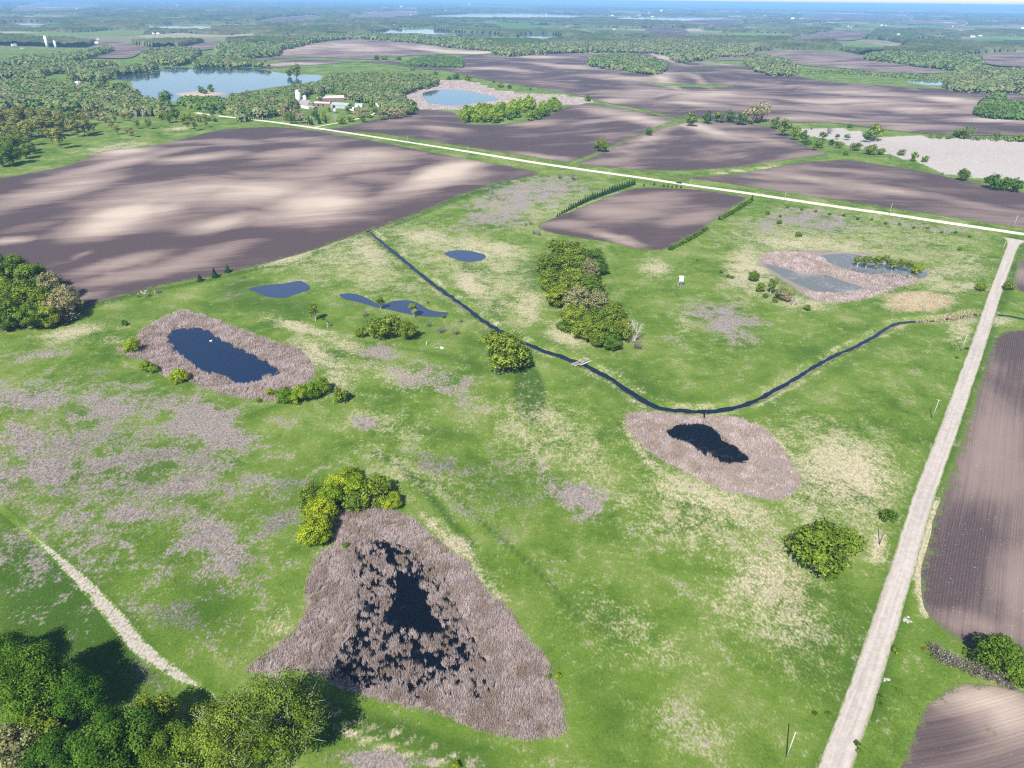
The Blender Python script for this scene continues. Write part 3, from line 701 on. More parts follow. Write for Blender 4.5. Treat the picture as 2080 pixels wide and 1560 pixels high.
for pts, lb, b in (
  ([(145,115),(175,100),(205,87),(240,86),(290,95),(330,101),(370,97),(420,87),(452,84),(452,96),(400,104),(340,106),(290,108),(262,119),(200,119)], 'pale brown far field left of the lake', .3),
  ([(1434,119),(1480,110),(1540,104),(1620,102),(1700,105),(1748,112),(1790,124),(1860,133),(1925,146),(1890,150),(1780,147),(1700,138),(1640,134),(1560,120),(1500,124)], 'rolling brown far field between two small woods', .35),
  ([(1985,112),(2040,108),(2200,108),(2200,140),(2080,137),(2000,131)], 'far brown field at the right edge', .3),
  ([(1308,58),(1340,57),(1385,58),(1400,66),(1410,72),(1370,74),(1330,72)], 'far brown field amid the woods', .1),
  ([(1608,76),(1650,70),(1700,62),(1770,62),(1762,72),(1740,82),(1680,84),(1620,82)], 'far purple brown field with a white farm track', .2),
  ([(700,38),(760,25),(830,24),(850,30),(790,36)], 'distant pale field before the far lakes', .3),
  ([(1380,44),(1440,40),(1500,42),(1500,51),(1440,53),(1370,50)], 'distant brown field right of the town', .1),
  ([(1830,41),(1900,41),(1960,44),(1950,51),(1880,51),(1830,48)], 'distant brown strip beyond the right hand woods', .2),
  ([(1640,30),(1740,29),(1840,34),(1830,44),(1740,45),(1650,40)], 'distant plain of bare fields under the horizon', .1),
  ([(30,25),(60,9),(190,11),(170,18)], 'distant pale clearing on the left', .3),
  ([(520,44),(560,36),(640,33),(640,42),(580,44)], 'distant brown field behind the hill', .2)):
    d = np.hypot(*ground_poly(pts).mean(0))
    field(pts, lb, [], 5, d / 60, zoff=0.8 if d < 2500 else 2.0, base=b)
# ------------------------------------------------------------------ cattails and tall grass (uncountable: one object per bed)
def blades(x, y, z, h, w, lean, rg, tint=None, vlo=0.0):
    """thin upright triangular blades: one triangle each, leaning at random"""
    n = len(x)
    a = rg.uniform(0, 2 * np.pi, n)
    ca, sa = np.cos(a), np.sin(a)
    la = rg.uniform(0, 2 * np.pi, n); lm = lean * h * rg.random(n)
    B = np.stack([x, y, z], 1)
    V = np.empty((n, 3, 3))
    V[:, 0] = B + np.stack([ca * w / 2, sa * w / 2, np.zeros(n)], 1)
    V[:, 1] = B - np.stack([ca * w / 2, sa * w / 2, np.zeros(n)], 1)
    V[:, 2] = B + np.stack([np.cos(la) * lm + ca * w * .25, np.sin(la) * lm + sa * w * .25, h], 1)
    F = np.arange(3 * n).reshape(n, 3)
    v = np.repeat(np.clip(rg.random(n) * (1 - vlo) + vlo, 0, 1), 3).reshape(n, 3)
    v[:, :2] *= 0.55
    t = np.repeat(np.zeros(n) if tint is None else tint, 3)
    return V.reshape(-1, 3), F, {'v': v.ravel(), 't': t}

def scatter(P, dens, rg):
    x0, y0 = P.min(0); x1, y1 = P.max(0)
    n = int((x1 - x0) * (y1 - y0) * dens)
    x, y = rg.uniform(x0, x1, n), rg.uniform(y0, y1, n)
    k = inside(x, y, P)
    return x[k], y[k]

def reed_bed(pts, label, dens, h, w, open_water=None, mixed=None, seed=1, thin_edge=2.0, tan=0.1, lean=0.45, hole=None):
    rg = np.random.default_rng(seed)
    P = ground_poly(pts, 6)
    x, y = scatter(P, dens, rg)
    wob = 2.4 * fbm(x / 4, y / 4, seed, 4)
    ed = seg_dist(x, y, P, True) + 3.0 * fbm(x / 6, y / 6, seed + 5, 4)
    keep = rg.random(len(x)) < smooth(-1.2, 2.6, ed)
    cl = fbm(x / 1.6, y / 1.6, seed + 9, 3) + 0.5 * fbm(x / 0.6, y / 0.6, seed + 12, 2)
    keep &= cl > -0.26
    for Q in (hole or []):
        keep &= ~inside(x, y, Q)
    if open_water is not None:
        d = seg_dist(x, y, open_water, True); s = np.where(inside(x, y, open_water), -d, d) + wob
        keep &= s > 0
    if mixed is not None:                                 # broken edge where tufts stand in the water
        for Q, gap in mixed:
            Q = ground_poly(Q, 5)
            ins = inside(x, y, Q)
            dq = seg_dist(x, y, Q, True)
            keep &= ~(ins & ((fbm(x / 1.2, y / 1.2, seed + 21, 3) + .5 * fbm(x / 5, y / 5, seed + 25, 2)) < -.55 + (gap + .66) * smooth(0, 4.5, dq)))
    x, y, ed = x[keep], y[keep], ed[keep]
    n = len(x)
    hh = h * (.45 + .55 * smooth(-1, 3.5, ed)) * rg.uniform(.5, 1.1, n) * (0.85 + 0.35 * fbm(x / 5, y / 5, seed + 3, 2))
    z = np.maximum(GZ(x, y), -0.36) - 0.03
    big = fbm(x / 4, y / 4, seed + 30, 3)
    tint = ((rg.random(n) + 0.5 * big) < tan).astype(float) * 0.7
    V, F, A = blades(x, y, z, hh, w * rg.uniform(.6, 1.4, n), lean, rg, tint)
    A['v'] = np.clip(A['v'] * np.repeat(0.95 + 0.9 * big, 3), 0, 1)
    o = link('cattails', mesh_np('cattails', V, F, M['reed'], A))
    return tag(o, label, 'cattails', 'stuff')

TRI = [(634,1137),(668,1112),(683,1046),(735,1033),(803,1038),(854,1063),(896,1101),(947,1141),(989,1188),(1031,1234),(1061,1276),(1103,1319),(1125,1365),(1141,1420),(1156,1484),(1108,1503),(1057,1506),(981,1488),(896,1456),(790,1430),(706,1409),(655,1382),(608,1366),(545,1372),(497,1363),(533,1331),(575,1300),(609,1262),(618,1196)]
reed_bed(TRI, 'dense pinkish dead cattails filling the triangular marsh', 75, 1.8, 0.085,
         open_water=ground_poly([(786,1132),(806,1150),(845,1180),(868,1200),(872,1225),(878,1250),(893,1272),(880,1290),(850,1285),(815,1275),(785,1270),(775,1245),(805,1212),(806,1180)], 5),
         mixed=[([(720,1095),(800,1095),(900,1160),(940,1250),(975,1310),(950,1380),(871,1425),(790,1400),(680,1392),(665,1330),(715,1280),(720,1200),(705,1140)], -0.15), ([(900,1370),(960,1360),(1010,1390),(990,1420),(920,1410)], -0.05)], seed=3)
reed_bed([(276,686),(303,659),(367,632),(404,636),(471,659),(539,686),(599,703),(629,726),(643,763),(612,785),(560,814),(505,811),(421,794),(380,774),(337,767),(293,737),(250,722),(236,704),(279,713)], 'ring of pale pink cattails round the oval pond', 34, 2.0, 0.125,
         open_water=grow(WPOLY['w_oval'], -0.8), mixed=[([(535,765),(575,752),(590,770),(560,790)], 0.1)], seed=4)
reed_bed([(1268,842),(1330,836),(1410,841),(1500,848),(1552,870),(1582,900),(1612,940),(1632,980),(1602,1012),(1560,1017),(1500,1006),(1450,991),(1390,960),(1325,925),(1285,888)], 'oval bed of dead reeds round the heart shaped pond', 40, 1.5, 0.11,
         open_water=grow(WPOLY['w_heart'], -1.0), mixed=[([(1540,900),(1600,930),(1640,990),(1590,1020),(1500,1008),(1520,950)], -0.1)], seed=5)
reed_bed([(1546,519),(1582,511),(1636,514),(1673,524),(1690,539),(1750,554),(1831,555),(1873,568),(1818,589),(1737,613),(1676,613),(1642,604),(1634,592),(1680,593),(1757,588),(1720,572),(1676,557),(1632,557),(1595,544),(1552,534)], 'bleached reeds banked between the shallow pools by the road', 16, 1.7, 0.2, seed=6, tan=0.0,
         mixed=[([(1690,535),(1760,550),(1840,552),(1880,570),(1760,590),(1700,560)], -0.08)])
reed_bed([(1800,618),(1806,600),(1850,592),(1900,595),(1938,606),(1930,625),(1870,634),(1820,632)], 'orange tan patch of dry reeds near the ditch end', 7, 1.3, 0.2, seed=7, tan=3.0)
reed_bed([(1860,648),(1900,642),(1950,632),(1990,628),(1990,640),(1950,650),(1900,656),(1862,656)], 'tan reeds choking the ditch before the side road', 5, 1.5, 0.3, seed=8, tan=3.0)
reed_bed([(1798,281),(1860,279),(1952,279),(2080,286),(2250,296),(2250,405),(2080,366),(1972,361),(1918,350),(1851,326),(1800,313),(1750,303),(1690,285),(1636,274),(1622,266),(1640,259),(1716,262),(1760,275)], 'wide bleached reed marsh beyond the long plowed field', 0.5, 0.6, 0.4, seed=9, tan=0.05, lean=0.9,
         hole=[])
reed_bed([(808,187),(850,172),(900,164),(960,167),(1010,184),(1060,189),(1120,192),(1205,204),(1160,213),(1060,216),(1000,212),(930,223),(850,219),(826,203)], 'pale reed margin round the blue pond by the farm', 1.0, 1.6, 0.7, seed=10, tan=0.1, lean=0.9,
         open_water=FWPOLY[1])
reed_bed([(371,203),(420,203),(470,205),(500,212),(490,222),(450,219),(410,214)], 'pale reeds on the near shore of the large lake', 0.35, 2.0, 1.6, seed=11, lean=0.9, open_water=FWPOLY[0])

# island in the lake: a low hump of ground
V, T = tri_sheet(ISLAND, 6)
d = seg_dist(V[:, 0], V[:, 1], ISLAND, True)
isl = link('island', mesh_np('island', np.column_stack([V, 0.05 + 1.2 * smooth(0, 8, d)]), T, M['field'], {'light': np.full(len(V), .9), 'along': V[:, 0], 'across': V[:, 1], 'rows': np.zeros(len(V)), 'weed': np.zeros(len(V))}, True))
tag(isl, 'low sandy islet with a few trees in the large lake', 'island', 'structure')

# standing grass and weed stalks in the meadow
def meadow_blades():
    rg = np.random.default_rng(12)
    n = 520000
    # even over the ground in view, denser close by
    py = 440 + (1620 - 440) * rg.random(n); px = -60 + 2200 * rg.random(n)
    p = G(px, py)
    x, y = p[:, 0], p[:, 1]
    tn = np.maximum(blob_field(x, y, TAN), line_field(x, y, TANL)); pk = blob_field(x, y, PINK); gy_ = blob_field(x, y, GREY); dk = blob_field(x, y, DARK)
    keep = np.ones(n, bool)
    for P in list(WPOLY.values()):
        keep &= ~inside(x, y, grow(P, .5))
    for L, w in ((DITCH, 2.2), (SIDER, 4.0), (MAINR, 5.0), (TRACK, 2.0), (DITCH_E, 2.0)):
        keep &= seg_dist(x, y, L[::3], False) > w
    for P in FIELDS_NEAR:
        keep &= ~inside(x, y, P)
    m = fbm(x / 6, y / 6, 40, 3)
    fine = fbm(x / 1.5, y / 1.5, 44, 2)
    want = 0.16 + 0.5 * np.clip(tn, 0, 1) + 0.6 * np.clip(pk, 0, 1) + 0.6 * gy_ + 0.45 * np.clip(m + .3 * fine, 0, 1)
    keep &= rg.random(n) < want
    x, y, tn, pk, gy_, dk, m = [a[keep] for a in (x, y, tn, pk, gy_, dk, m)]
    k = len(x)
    u = rg.random(k)
    tint = np.where(u < 0.06 + 0.85 * np.clip(tn + .35 * m, 0, 1), 0.75, 0.0)
    tint = np.where(rg.random(k) < np.clip(1.1 * np.maximum(pk, gy_) - 0.1, 0, .9), 1.0, tint)
    dist = np.hypot(x, y)
    w = np.clip(dist * 0.0008, 0.08, 0.5) * rg.uniform(.6, 1.4, k)
    h = rg.uniform(.15, .42, k) * (1 + .5 * (tint > 0))
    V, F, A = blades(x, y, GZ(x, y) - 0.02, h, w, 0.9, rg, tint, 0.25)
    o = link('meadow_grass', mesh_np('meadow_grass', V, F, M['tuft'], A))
    tag(o, 'standing grass and dry weed stalks over the whole meadow', 'grass', 'stuff')
FIELDS_NEAR = [ground_poly(p, 4) for p in (
  [(1092,458),(1144,435),(1225,404),(1292,382),(1400,384),(1513,401),(1484,424),(1414,473),(1352,506),(1279,503),(1164,482)],
  [(0,362),(300,297),(620,263),(1060,342),(1093,350),(940,395),(760,465),(540,535),(340,577),(190,617),(-220,700)],
  [(2260,660),(2080,670),(2022,688),(1975,830),(1907,1020),(1871,1170),(1892,1255),(1980,1322),(2120,1360),(2330,1400)],
  [(1800,1680),(1830,1560),(1880,1440),(1912,1407),(1950,1391),(2000,1389),(2080,1403),(2200,1440),(2330,1700)])]
meadow_blades()

# ------------------------------------------------------------------ trees
def tube(segs):
    """segs: list of (points (k,3), radii (k)) -> verts, quads (5-sided tubes)"""
    V, F, o = [], [], 0
    for P, rr in segs:
        P = np.asarray(P, float); k = len(P)
        T = np.gradient(P, axis=0); T /= np.linalg.norm(T, axis=1)[:, None] + 1e-9
        ref = np.where(np.abs(T[:, 2:3]) > .9, [[1., 0, 0]], [[0, 0, 1.]])
        A = np.cross(T, ref); A /= np.linalg.norm(A, axis=1)[:, None] + 1e-9
        B = np.cross(T, A)
        s = 5
        for i in range(k):
            for j in range(s):
                a = 2 * np.pi * j / s
                V.append(P[i] + rr[i] * (math.cos(a) * A[i] + math.sin(a) * B[i]))
        for i in range(k - 1):
            for j in range(s):
                F.append((o + i * s + j, o + i * s + (j + 1) % s, o + (i + 1) * s + (j + 1) % s, o + (i + 1) * s + j))
        o += k * s
    return np.array(V), np.array(F)

def leaf_quads(C, N, size, rg):
    n = len(C)
    t = rg.normal(size=(n, 3)); t -= (t * N).sum(1)[:, None] * N; t /= np.linalg.norm(t, axis=1)[:, None] + 1e-9
    b = np.cross(N, t)
    s = size * rg.uniform(.6, 1.3, n)[:, None]
    V = np.stack([C + t * s * .62, C + b * s * .42, C - t * s * .62, C - b * s * .42], 1)
    return V.reshape(-1, 3), np.arange(4 * n).reshape(n, 4)

def crown_points(rg, h, w, base, ncl, upb=0.25, lump=0.25, shape=1.0):
    """cluster centres through an uneven egg-shaped crown"""
    d = rg.normal(size=(ncl, 3)); d[:, 2] += upb; d /= np.linalg.norm(d, axis=1)[:, None]
    r = rg.uniform(.3, 1, ncl) ** .45
    r *= 1 - lump * rg.random(ncl)
    c = d * r[:, None]
    zf = (c[:, 2] + 1) / 2
    taper = 1 - 0.35 * np.clip(zf - .55, 0, 1) * shape
    return np.stack([c[:, 0] * w / 2 * taper, c[:, 1] * w / 2 * taper, h * base + (h * (1 - base)) * zf * .93], 1), r

def make_tree(name, seed, h, w, ncl, nleaf, ls, leafmat, barkmat='bark', base=0.2, rc=0.3, stems=1, twigs=0, upb=0.25, trunk_r=None, lump=0.28, shape=1.0, limb_frac=0.6):
    rg = np.random.default_rng(seed)
    C, r = crown_points(rg, h, w, base, ncl, upb, lump, shape)
    segs = []
    tr = trunk_r or h * 0.022
    roots = []
    for s in range(stems):
        off = np.array([0, 0, 0.0]) if stems == 1 else np.append(rg.normal(size=2) * w * .06, 0)
        lean = rg.normal(size=2) * h * .03 + (off[:2] * 2.5)
        top = np.array([off[0] + lean[0], off[1] + lean[1], h * (.72 if stems == 1 else .6)])
        P = np.array([off + (top - off) * t + np.append(rg.normal(size=2) * h * .008, 0) * (t > 0) for t in (0, .2, .45, .7, 1)])
        P[0, 2] = -0.3
        segs.append((P, tr * np.array([1.35, 1.0, .8, .55, .2]) / math.sqrt(stems)))
        roots.append(P)
    for c in C[: max(3, int(ncl * limb_frac))]:
        P = roots[rg.integers(stems)]
        f = np.clip((c[2] / h - .25), .08, .95) * rg.uniform(.55, .9)
        a = np.array([np.interp(f, [0, .2, .45, .7, 1], P[:, i]) for i in range(3)])
        mid = (a + c) / 2 + np.array([0, 0, -0.05 * h]) + rg.normal(size=3) * w * .03
        r0 = tr * .38
        segs.append((np.array([a, mid, c]), np.array([r0, r0 * .6, r0 * .22])))
        for _ in range(twigs):
            e = c + rg.normal(size=3) * w * rc * .45
            segs.append((np.array([mid * .3 + c * .7, (c + e) / 2 + rg.normal(size=3) * .1, e]), np.array([r0 * .3, r0 * .2, r0 * .07])))
    TV, TF = tube(segs)
    tm = mesh_np(name + '_trunk', TV, TF, M[barkmat], {'v': rg.random(len(TV)), 't': np.zeros(len(TV))}, True)
    if nleaf == 0: return tm, None, h, w
    per = np.maximum((nleaf * rg.uniform(.5, 1.5, ncl) / ncl).astype(int), 3)
    ci = np.repeat(np.arange(ncl), per)
    n = len(ci)
    d = rg.normal(size=(n, 3)); d[:, 2] += .25; d /= np.linalg.norm(d, axis=1)[:, None]
    rr = w * rc * rg.uniform(.65, 1.2, ncl)[ci] * rg.random(n) ** .38
    L = C[ci] + d * rr[:, None] * np.array([1, 1, .78])
    L[:, 2] = np.maximum(L[:, 2], h * base * .35)
    N = d + rg.normal(size=(n, 3)) * .55 + np.array([0, 0, .35]); N /= np.linalg.norm(N, axis=1)[:, None]
    V, F = leaf_quads(L, N, ls, rg)
    Nn = d * .9 + N * .6 + np.array([0, 0, .2]); Nn /= np.linalg.norm(Nn, axis=1)[:, None]
    v = np.clip(.5 + .3 * rg.normal(size=n) + .22 * rg.normal(size=ncl)[ci], 0, 1)
    cm = mesh_np(name + '_crown', V, F, M[leafmat], {'v': np.repeat(v, 4), 't': np.zeros(4 * n)}, False, np.repeat(Nn, 4, 0))
    return tm, cm, h, w

def make_spruce(name, seed, h=6.0, w=4.2, levels=13, per=9):
    rg = np.random.default_rng(seed)
    V, F, vv = [], [], []
    for k in range(levels):
        f = k / levels
        z = h * (.07 + .93 * f); rad = w / 2 * (1 - f) ** .85 * rg.uniform(.88, 1.1) + .05
        n = max(4, int(per * (1 - .5 * f)))
        a0 = rg.random() * 6.28
        for j in range(n):
            a = a0 + 6.283 * j / n + rg.normal() * .12
            rj = rad * rg.uniform(.75, 1.15)
            c = np.array([math.cos(a), math.sin(a), 0]); s = np.array([-c[1], c[0], 0])
            wd = rj * .42 + .06
            o = len(V)
            V += [np.array([0, 0, z + .07 * h]) + c * rj * .05, c * rj * .55 + s * wd + [0, 0, z + .02 * h], c * rj + [0, 0, z - .05 * h * rg.uniform(.6, 1.3)], c * rj * .55 - s * wd + [0, 0, z + .02 * h]]
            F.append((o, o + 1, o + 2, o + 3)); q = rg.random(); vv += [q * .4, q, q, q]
    cm = mesh_np(name + '_crown', np.array(V), np.array(F), M['spruce'], {'v': np.array(vv), 't': np.zeros(len(V))})
    TV, TF = tube([(np.array([[0, 0, -.2], [0, 0, h * .5], [0, 0, h]]), np.array([.12, .08, .02]) * h / 6)])
    return mesh_np(name + '_trunk', TV, TF, M['bark']), cm, h, w

KIND = {}
def kind(key, *variants): KIND[key] = list(variants)
kind('maple', *[make_tree('maple', 100 + i, 13, 13, 90, 30000, .27, 'maple', rc=.15, base=.12, trunk_r=.3) for i in range(2)])
kind('lime', *[make_tree('lime', 110 + i, 12, 12, 90, 26000, .27, 'green', rc=.14, base=.15, trunk_r=.28) for i in range(1)])
kind('willowtree', *[make_tree('willowtree', 120 + i, 15, 15, 120, 24000, .25, 'olive', 'palebark', rc=.12, base=.12, twigs=9, trunk_r=.34, stems=2, lump=.4) for i in range(1)])
kind('ash', *[make_tree('ash', 130 + i, 11, 10.5, 60, 7500, .42, 'olive', rc=.155, base=.08, lump=.42, twigs=1) for i in range(3)])
kind('budoak', *[make_tree('budoak', 140 + i, 12, 11, 60, 4600, .42, 'oak', rc=.15, base=.1, twigs=5, lump=.42) for i in range(3)])
kind('fresh', *[make_tree('fresh', 150 + i, 10, 10, 54, 6500, .42, 'green', rc=.165, base=.06, lump=.42, twigs=1) for i in range(3)])
kind('willow', *[make_tree('willow', 160 + i, 5.0, 6.0, 40, 6500, .24, 'willow', rc=.165, lump=.4, base=.02, stems=4, trunk_r=.14, limb_frac=.9) for i in range(3)])
kind('greenbush', *[make_tree('greenbush', 170 + i, 3.4, 4.6, 24, 2000, .32, 'fresh' if False else 'green', rc=.22, base=.0, stems=4, trunk_r=.1) for i in range(2)])
kind('olivebush', *[make_tree('olivebush', 175 + i, 4.2, 5.0, 26, 1700, .32, 'olive', rc=.2, base=.0, stems=5, trunk_r=.14, twigs=4, limb_frac=1) for i in range(2)])
kind('greybush', *[make_tree('greybush', 180 + i, 3.0, 3.6, 26, 140, .22, 'twig', 'bark', rc=.24, base=.0, stems=5, trunk_r=.13, twigs=7, limb_frac=1) for i in range(2)])
kind('bare', *[make_tree('bare', 190 + i, 9, 8, 34, 0, .3, 'twig', 'palebark', rc=.22, base=.12, stems=2, twigs=6, limb_frac=1, trunk_r=.26) for i in range(2)])
kind('youngtree', *[make_tree('youngtree', 195 + i, 6.0, 3.8, 18, 900, .36, 'olive', 'palebark', rc=.22, base=.22, trunk_r=.12) for i in range(2)])
kind('poplar', *[make_tree('poplar', 200 + i, 15, 6.0, 24, 800, .75, 'poplar', 'bark', rc=.26, base=.2, trunk_r=.17, shape=.3, twigs=1) for i in range(3)])
kind('farash', *[make_tree('farash', 210 + i, 13, 12, 26, 620, 1.25, 'olive', rc=.22, base=.08) for i in range(2)])
kind('farfresh', *[make_tree('farfresh', 215 + i, 12, 11, 26, 620, 1.25, 'green', rc=.22, base=.05) for i in range(2)])
kind('faroak', *[make_tree('faroak', 220 + i, 14, 13, 28, 560, 1.2, 'oak', rc=.21, base=.1, twigs=1) for i in range(3)])
kind('farwillow', *[make_tree('farwillow', 225 + i, 6.5, 6.5, 18, 420, .95, 'willow', rc=.24, base=.0, stems=3, trunk_r=.12) for i in range(2)])
kind('farbush', *[make_tree('farbush', 230 + i, 4.5, 6.5, 18, 420, .9, 'green', rc=.24, base=.0, stems=3, trunk_r=.12) for i in range(2)])
kind('spruce', *[make_spruce('spruce', 240 + i) for i in range(3)])
kind('rustbush', make_tree('rustbush', 250, 1.1, 1.4, 8, 260, .16, 'redleaf', rc=.3, base=0, stems=3, trunk_r=.04))

PLACED = [0]
def place(key, px, py, wpx, label, name, cat='tree', group=None, hs=1.0, at_base=False, world=None, wm=None, rot=None):
    """a tree whose crown is centred at that spot of the photograph and spans wpx of its pixels; stands on the ground below"""
    PLACED[0] += 1
    rg = random.Random(PLACED[0] * 7919 + 13)
    tm, cm, h, w = KIND[key][rg.randrange(len(KIND[key]))]
    if world is None:
        s = wpx * mpp(px, py) / w
        p = G(px, py, 0 if at_base else .52 * h * s * hs)[0]
        s = wpx * float(np.dot(p - np.array([0, 0, CAM_H]), FW)) / FOC / w
        if not at_base: p = G(px, py, .52 * h * s * hs)[0]
    else:
        p = (world[0], world[1], 0); s = wm / w
    z = float(GZ(np.array([p[0]]), np.array([p[1]]))[0])
    e = link(name, None, None, (p[0], p[1], max(z, -0.5) - 0.05))
    e.empty_display_size = 1
    e.rotation_euler = (0, 0, rg.uniform(0, 6.28) if rot is None else rot)
    e.scale = (s * rg.uniform(.94, 1.06), s * rg.uniform(.94, 1.06), s * hs * rg.uniform(.92, 1.08))
    link('trunk', tm, e)
    if cm is not None: link('crown', cm, e)
    return tag(e, label, cat, None, group)

_O = ['first', 'second', 'third', 'fourth', 'fifth', 'sixth', 'seventh', 'eighth', 'ninth', 'tenth', 'eleventh', 'twelfth', 'thirteenth', 'fourteenth', 'fifteenth', 'sixteenth', 'seventeenth', 'eighteenth', 'nineteenth']
def ordinal(i):
    n = i + 1
    if n < 20: return _O[n - 1]
    t = {2: 'twent', 3: 'thirt', 4: 'fort', 5: 'fift', 6: 'sixt', 7: 'sevent'}[n // 10]
    return t + 'ieth' if n % 10 == 0 else t + 'y-' + _O[n % 10 - 1]
LOOK = {'ash': 'olive', 'budoak': 'tan budding', 'fresh': 'fresh green', 'greybush': 'grey twiggy', 'greenbush': 'low green', 'farash': 'olive', 'faroak': 'tan budding', 'farfresh': 'fresh green', 'farbush': 'low green', 'bare': 'bare grey', 'spruce': 'dark spruce'}

# ---- lower left corner
place('maple', 60, 1395, 170, 'dense dark green maple casting a long shadow in the lower left corner', 'maple_tree')
place('maple', 148, 1415, 120, 'dark green maple on the right edge of the lower left wood', 'maple_tree')
place('maple', 12, 1330, 110, 'dark green tree at the left frame edge above the corner wood', 'maple_tree')
place('budoak', 22, 1520, 120, 'grey twiggy tree in the bottom left corner', 'oak_tree')
place('ash', 75, 1490, 110, 'dull olive tree between the dark maples and the corner', 'ash_tree')
place('lime', 235, 1515, 190, 'bright green leafy tree at the bottom edge left of the largest tree', 'linden_tree')
place('ash', 318, 1452, 105, 'small yellowish tree behind the bright green one at the bottom', 'ash_tree')
place('lime', 330, 1530, 130, 'green tree at the bottom edge under the yellowish one', 'linden_tree')
place('willowtree', 468, 1490, 205, 'olive tree with pale limbs at the bottom edge, left of its twin', 'willow_tree')
place('willowtree', 572, 1462, 205, 'olive tree with pale limbs whose shadow crosses the cattail corner', 'willow_tree')
place('lime', 120, 1560, 150, 'green treetop cut by the bottom edge left of centre wood', 'linden_tree')
place('willow', 925, 1557, 22, 'tiny yellow bush on the bottom edge', 'willow_shrub', 'shrub')
# ---- willows at the triangular marsh
for i, (a, b, w, k, l) in enumerate([
  (640,1075,62,'willow','bright yellow green willow lowest on the left rim of the triangular marsh'),(655,1035,58,'willow','bright willow second from the bottom on the left rim of the triangular marsh'),
  (668,1002,56,'willow','bright willow at the left bend of the rim of the triangular marsh'),(690,980,52,'willow','bright willow topping the arc above the triangular marsh'),
  (728,988,52,'willow','bright willow right of the top of the arc above the triangular marsh'),(712,962,36,'willow','small bright willow behind the top of the marsh arc'),
  (722,1018,46,'olivebush','olive willow bush inside the arc above the triangular marsh'),(758,1005,52,'olivebush','olive bush right inside the arc above the triangular marsh'),
  (770,985,44,'olivebush','thin olive bush behind the right end of the marsh arc'),(798,1016,34,'willow','last yellow willow on the right end of the marsh arc'),
  (628,1000,40,'olivebush','pale thin bush left of the marsh willows'),(622,1030,30,'olivebush','low thin bush left of the brightest willow'),
  (702,1107,13,'willow','tiny yellow shrub standing in the cattails'),(1113,1375,12,'willow','tiny yellow shrub at the right edge of the triangular marsh'),(1134,1372,12,'willow','second tiny yellow shrub at the right edge of the marsh')]):
    place(k, a, b, w * 1.22, l, 'willow_shrub', 'shrub', 'willows round the triangular marsh')
# ---- shrubs at the oval pond
for a, b, w, k, l in [(266,702,36,'willow','round yellow green willow on the left tip of the oval pond ring'),(297,742,32,'willow','yellow green willow lower left of the oval pond'),(314,748,22,'willow','small willow touching the lower left one at the oval pond'),
  (362,760,40,'willow','round willow below the oval pond'),(548,795,20,'willow','small willow at the left end of the row below the oval pond'),(578,800,44,'willow','willow second in the row below the oval pond'),(606,798,46,'willow','willow in the middle of the row below the oval pond'),
  (632,792,44,'willow','willow fourth in the row below the oval pond'),(655,783,40,'willow','tallest willow at the right end of the row below the oval pond'),(525,812,12,'willow','tiny willow at the foot of the cattail ring'),(690,800,40,'olivebush','dull bush right of the willow row below the oval pond'),
  (252,655,14,'willow','tiny willow in the grass above the oval pond')]:
    place(k, a, b, w, l, 'willow_shrub', 'shrub', 'willows round the oval pond')
# ---- left wood
for i, (a, b, w, k) in enumerate([(20,545,66,'ash'),(62,560,62,'ash'),(100,578,58,'budoak'),(135,600,50,'budoak'),(10,585,62,'ash'),(45,600,64,'fresh'),(85,612,60,'ash'),(118,625,50,'budoak'),(148,615,34,'budoak'),(20,628,58,'ash'),(60,638,56,'fresh'),(98,640,44,'ash'),(-30,560,70,'ash'),(-30,620,70,'ash'),(8,652,40,'fresh'),(140,640,30,'greybush')]):
    place(k, a, b, w * 1.12, LOOK[k] + ' tree in the left edge wood, %s from its top' % ordinal(sorted([545,560,578,600,585,600.5,612,625,615,628,638,640,560.5,620,652,640.5]).index(b + (.5 if i in (5,12,15) else 0))), 'woodland_tree', 'tree', 'trees of the small wood at the left edge')
# ---- middle meadow
place('ash', 1020, 710, 108, 'large round olive tree standing alone just left of the ditch', 'ash_tree', hs=.72)
place('olivebush', 1062, 725, 46, 'sparse bush against the lone round tree by the ditch', 'meadow_bush', 'shrub')
place('olivebush', 775, 662, 62, 'broad golden olive bush left of a small tree below the long pond', 'meadow_bush', 'shrub')
place('olivebush', 800, 655, 46, 'twiggy bush between the golden olive bush and the long pond', 'meadow_bush', 'shrub')
place('ash', 828, 668, 44, 'small green tree right of the golden olive bush', 'ash_tree')
place('olivebush', 732, 672, 30, 'low dull bush left of the golden olive bush', 'meadow_bush', 'shrub')
place('youngtree', 639, 634, 24, 'young tree with a thin pale trunk above the oval pond', 'young_tree')
place('youngtree', 772, 614, 18, 'small round tree at the narrow waist of the long pond', 'young_tree')
place('youngtree', 840, 627, 21, 'small round tree on the right half of the long pond', 'young_tree')
place('willow', 901, 642, 9, 'tiny bush at the right tip of the long pond', 'willow_shrub', 'shrub')
for i, (a, b, w) in enumerate(sorted([(740,636,16),(870,658,14),(895,668,20),(925,672,18),(868,612,10),(935,650,12)])):
    place('greybush', a, b, w, 'pale dead weed clump in wet grass round the long pond, %s from the left' % ordinal(i), 'dead_bush', 'shrub', 'dead clumps below the long pond')
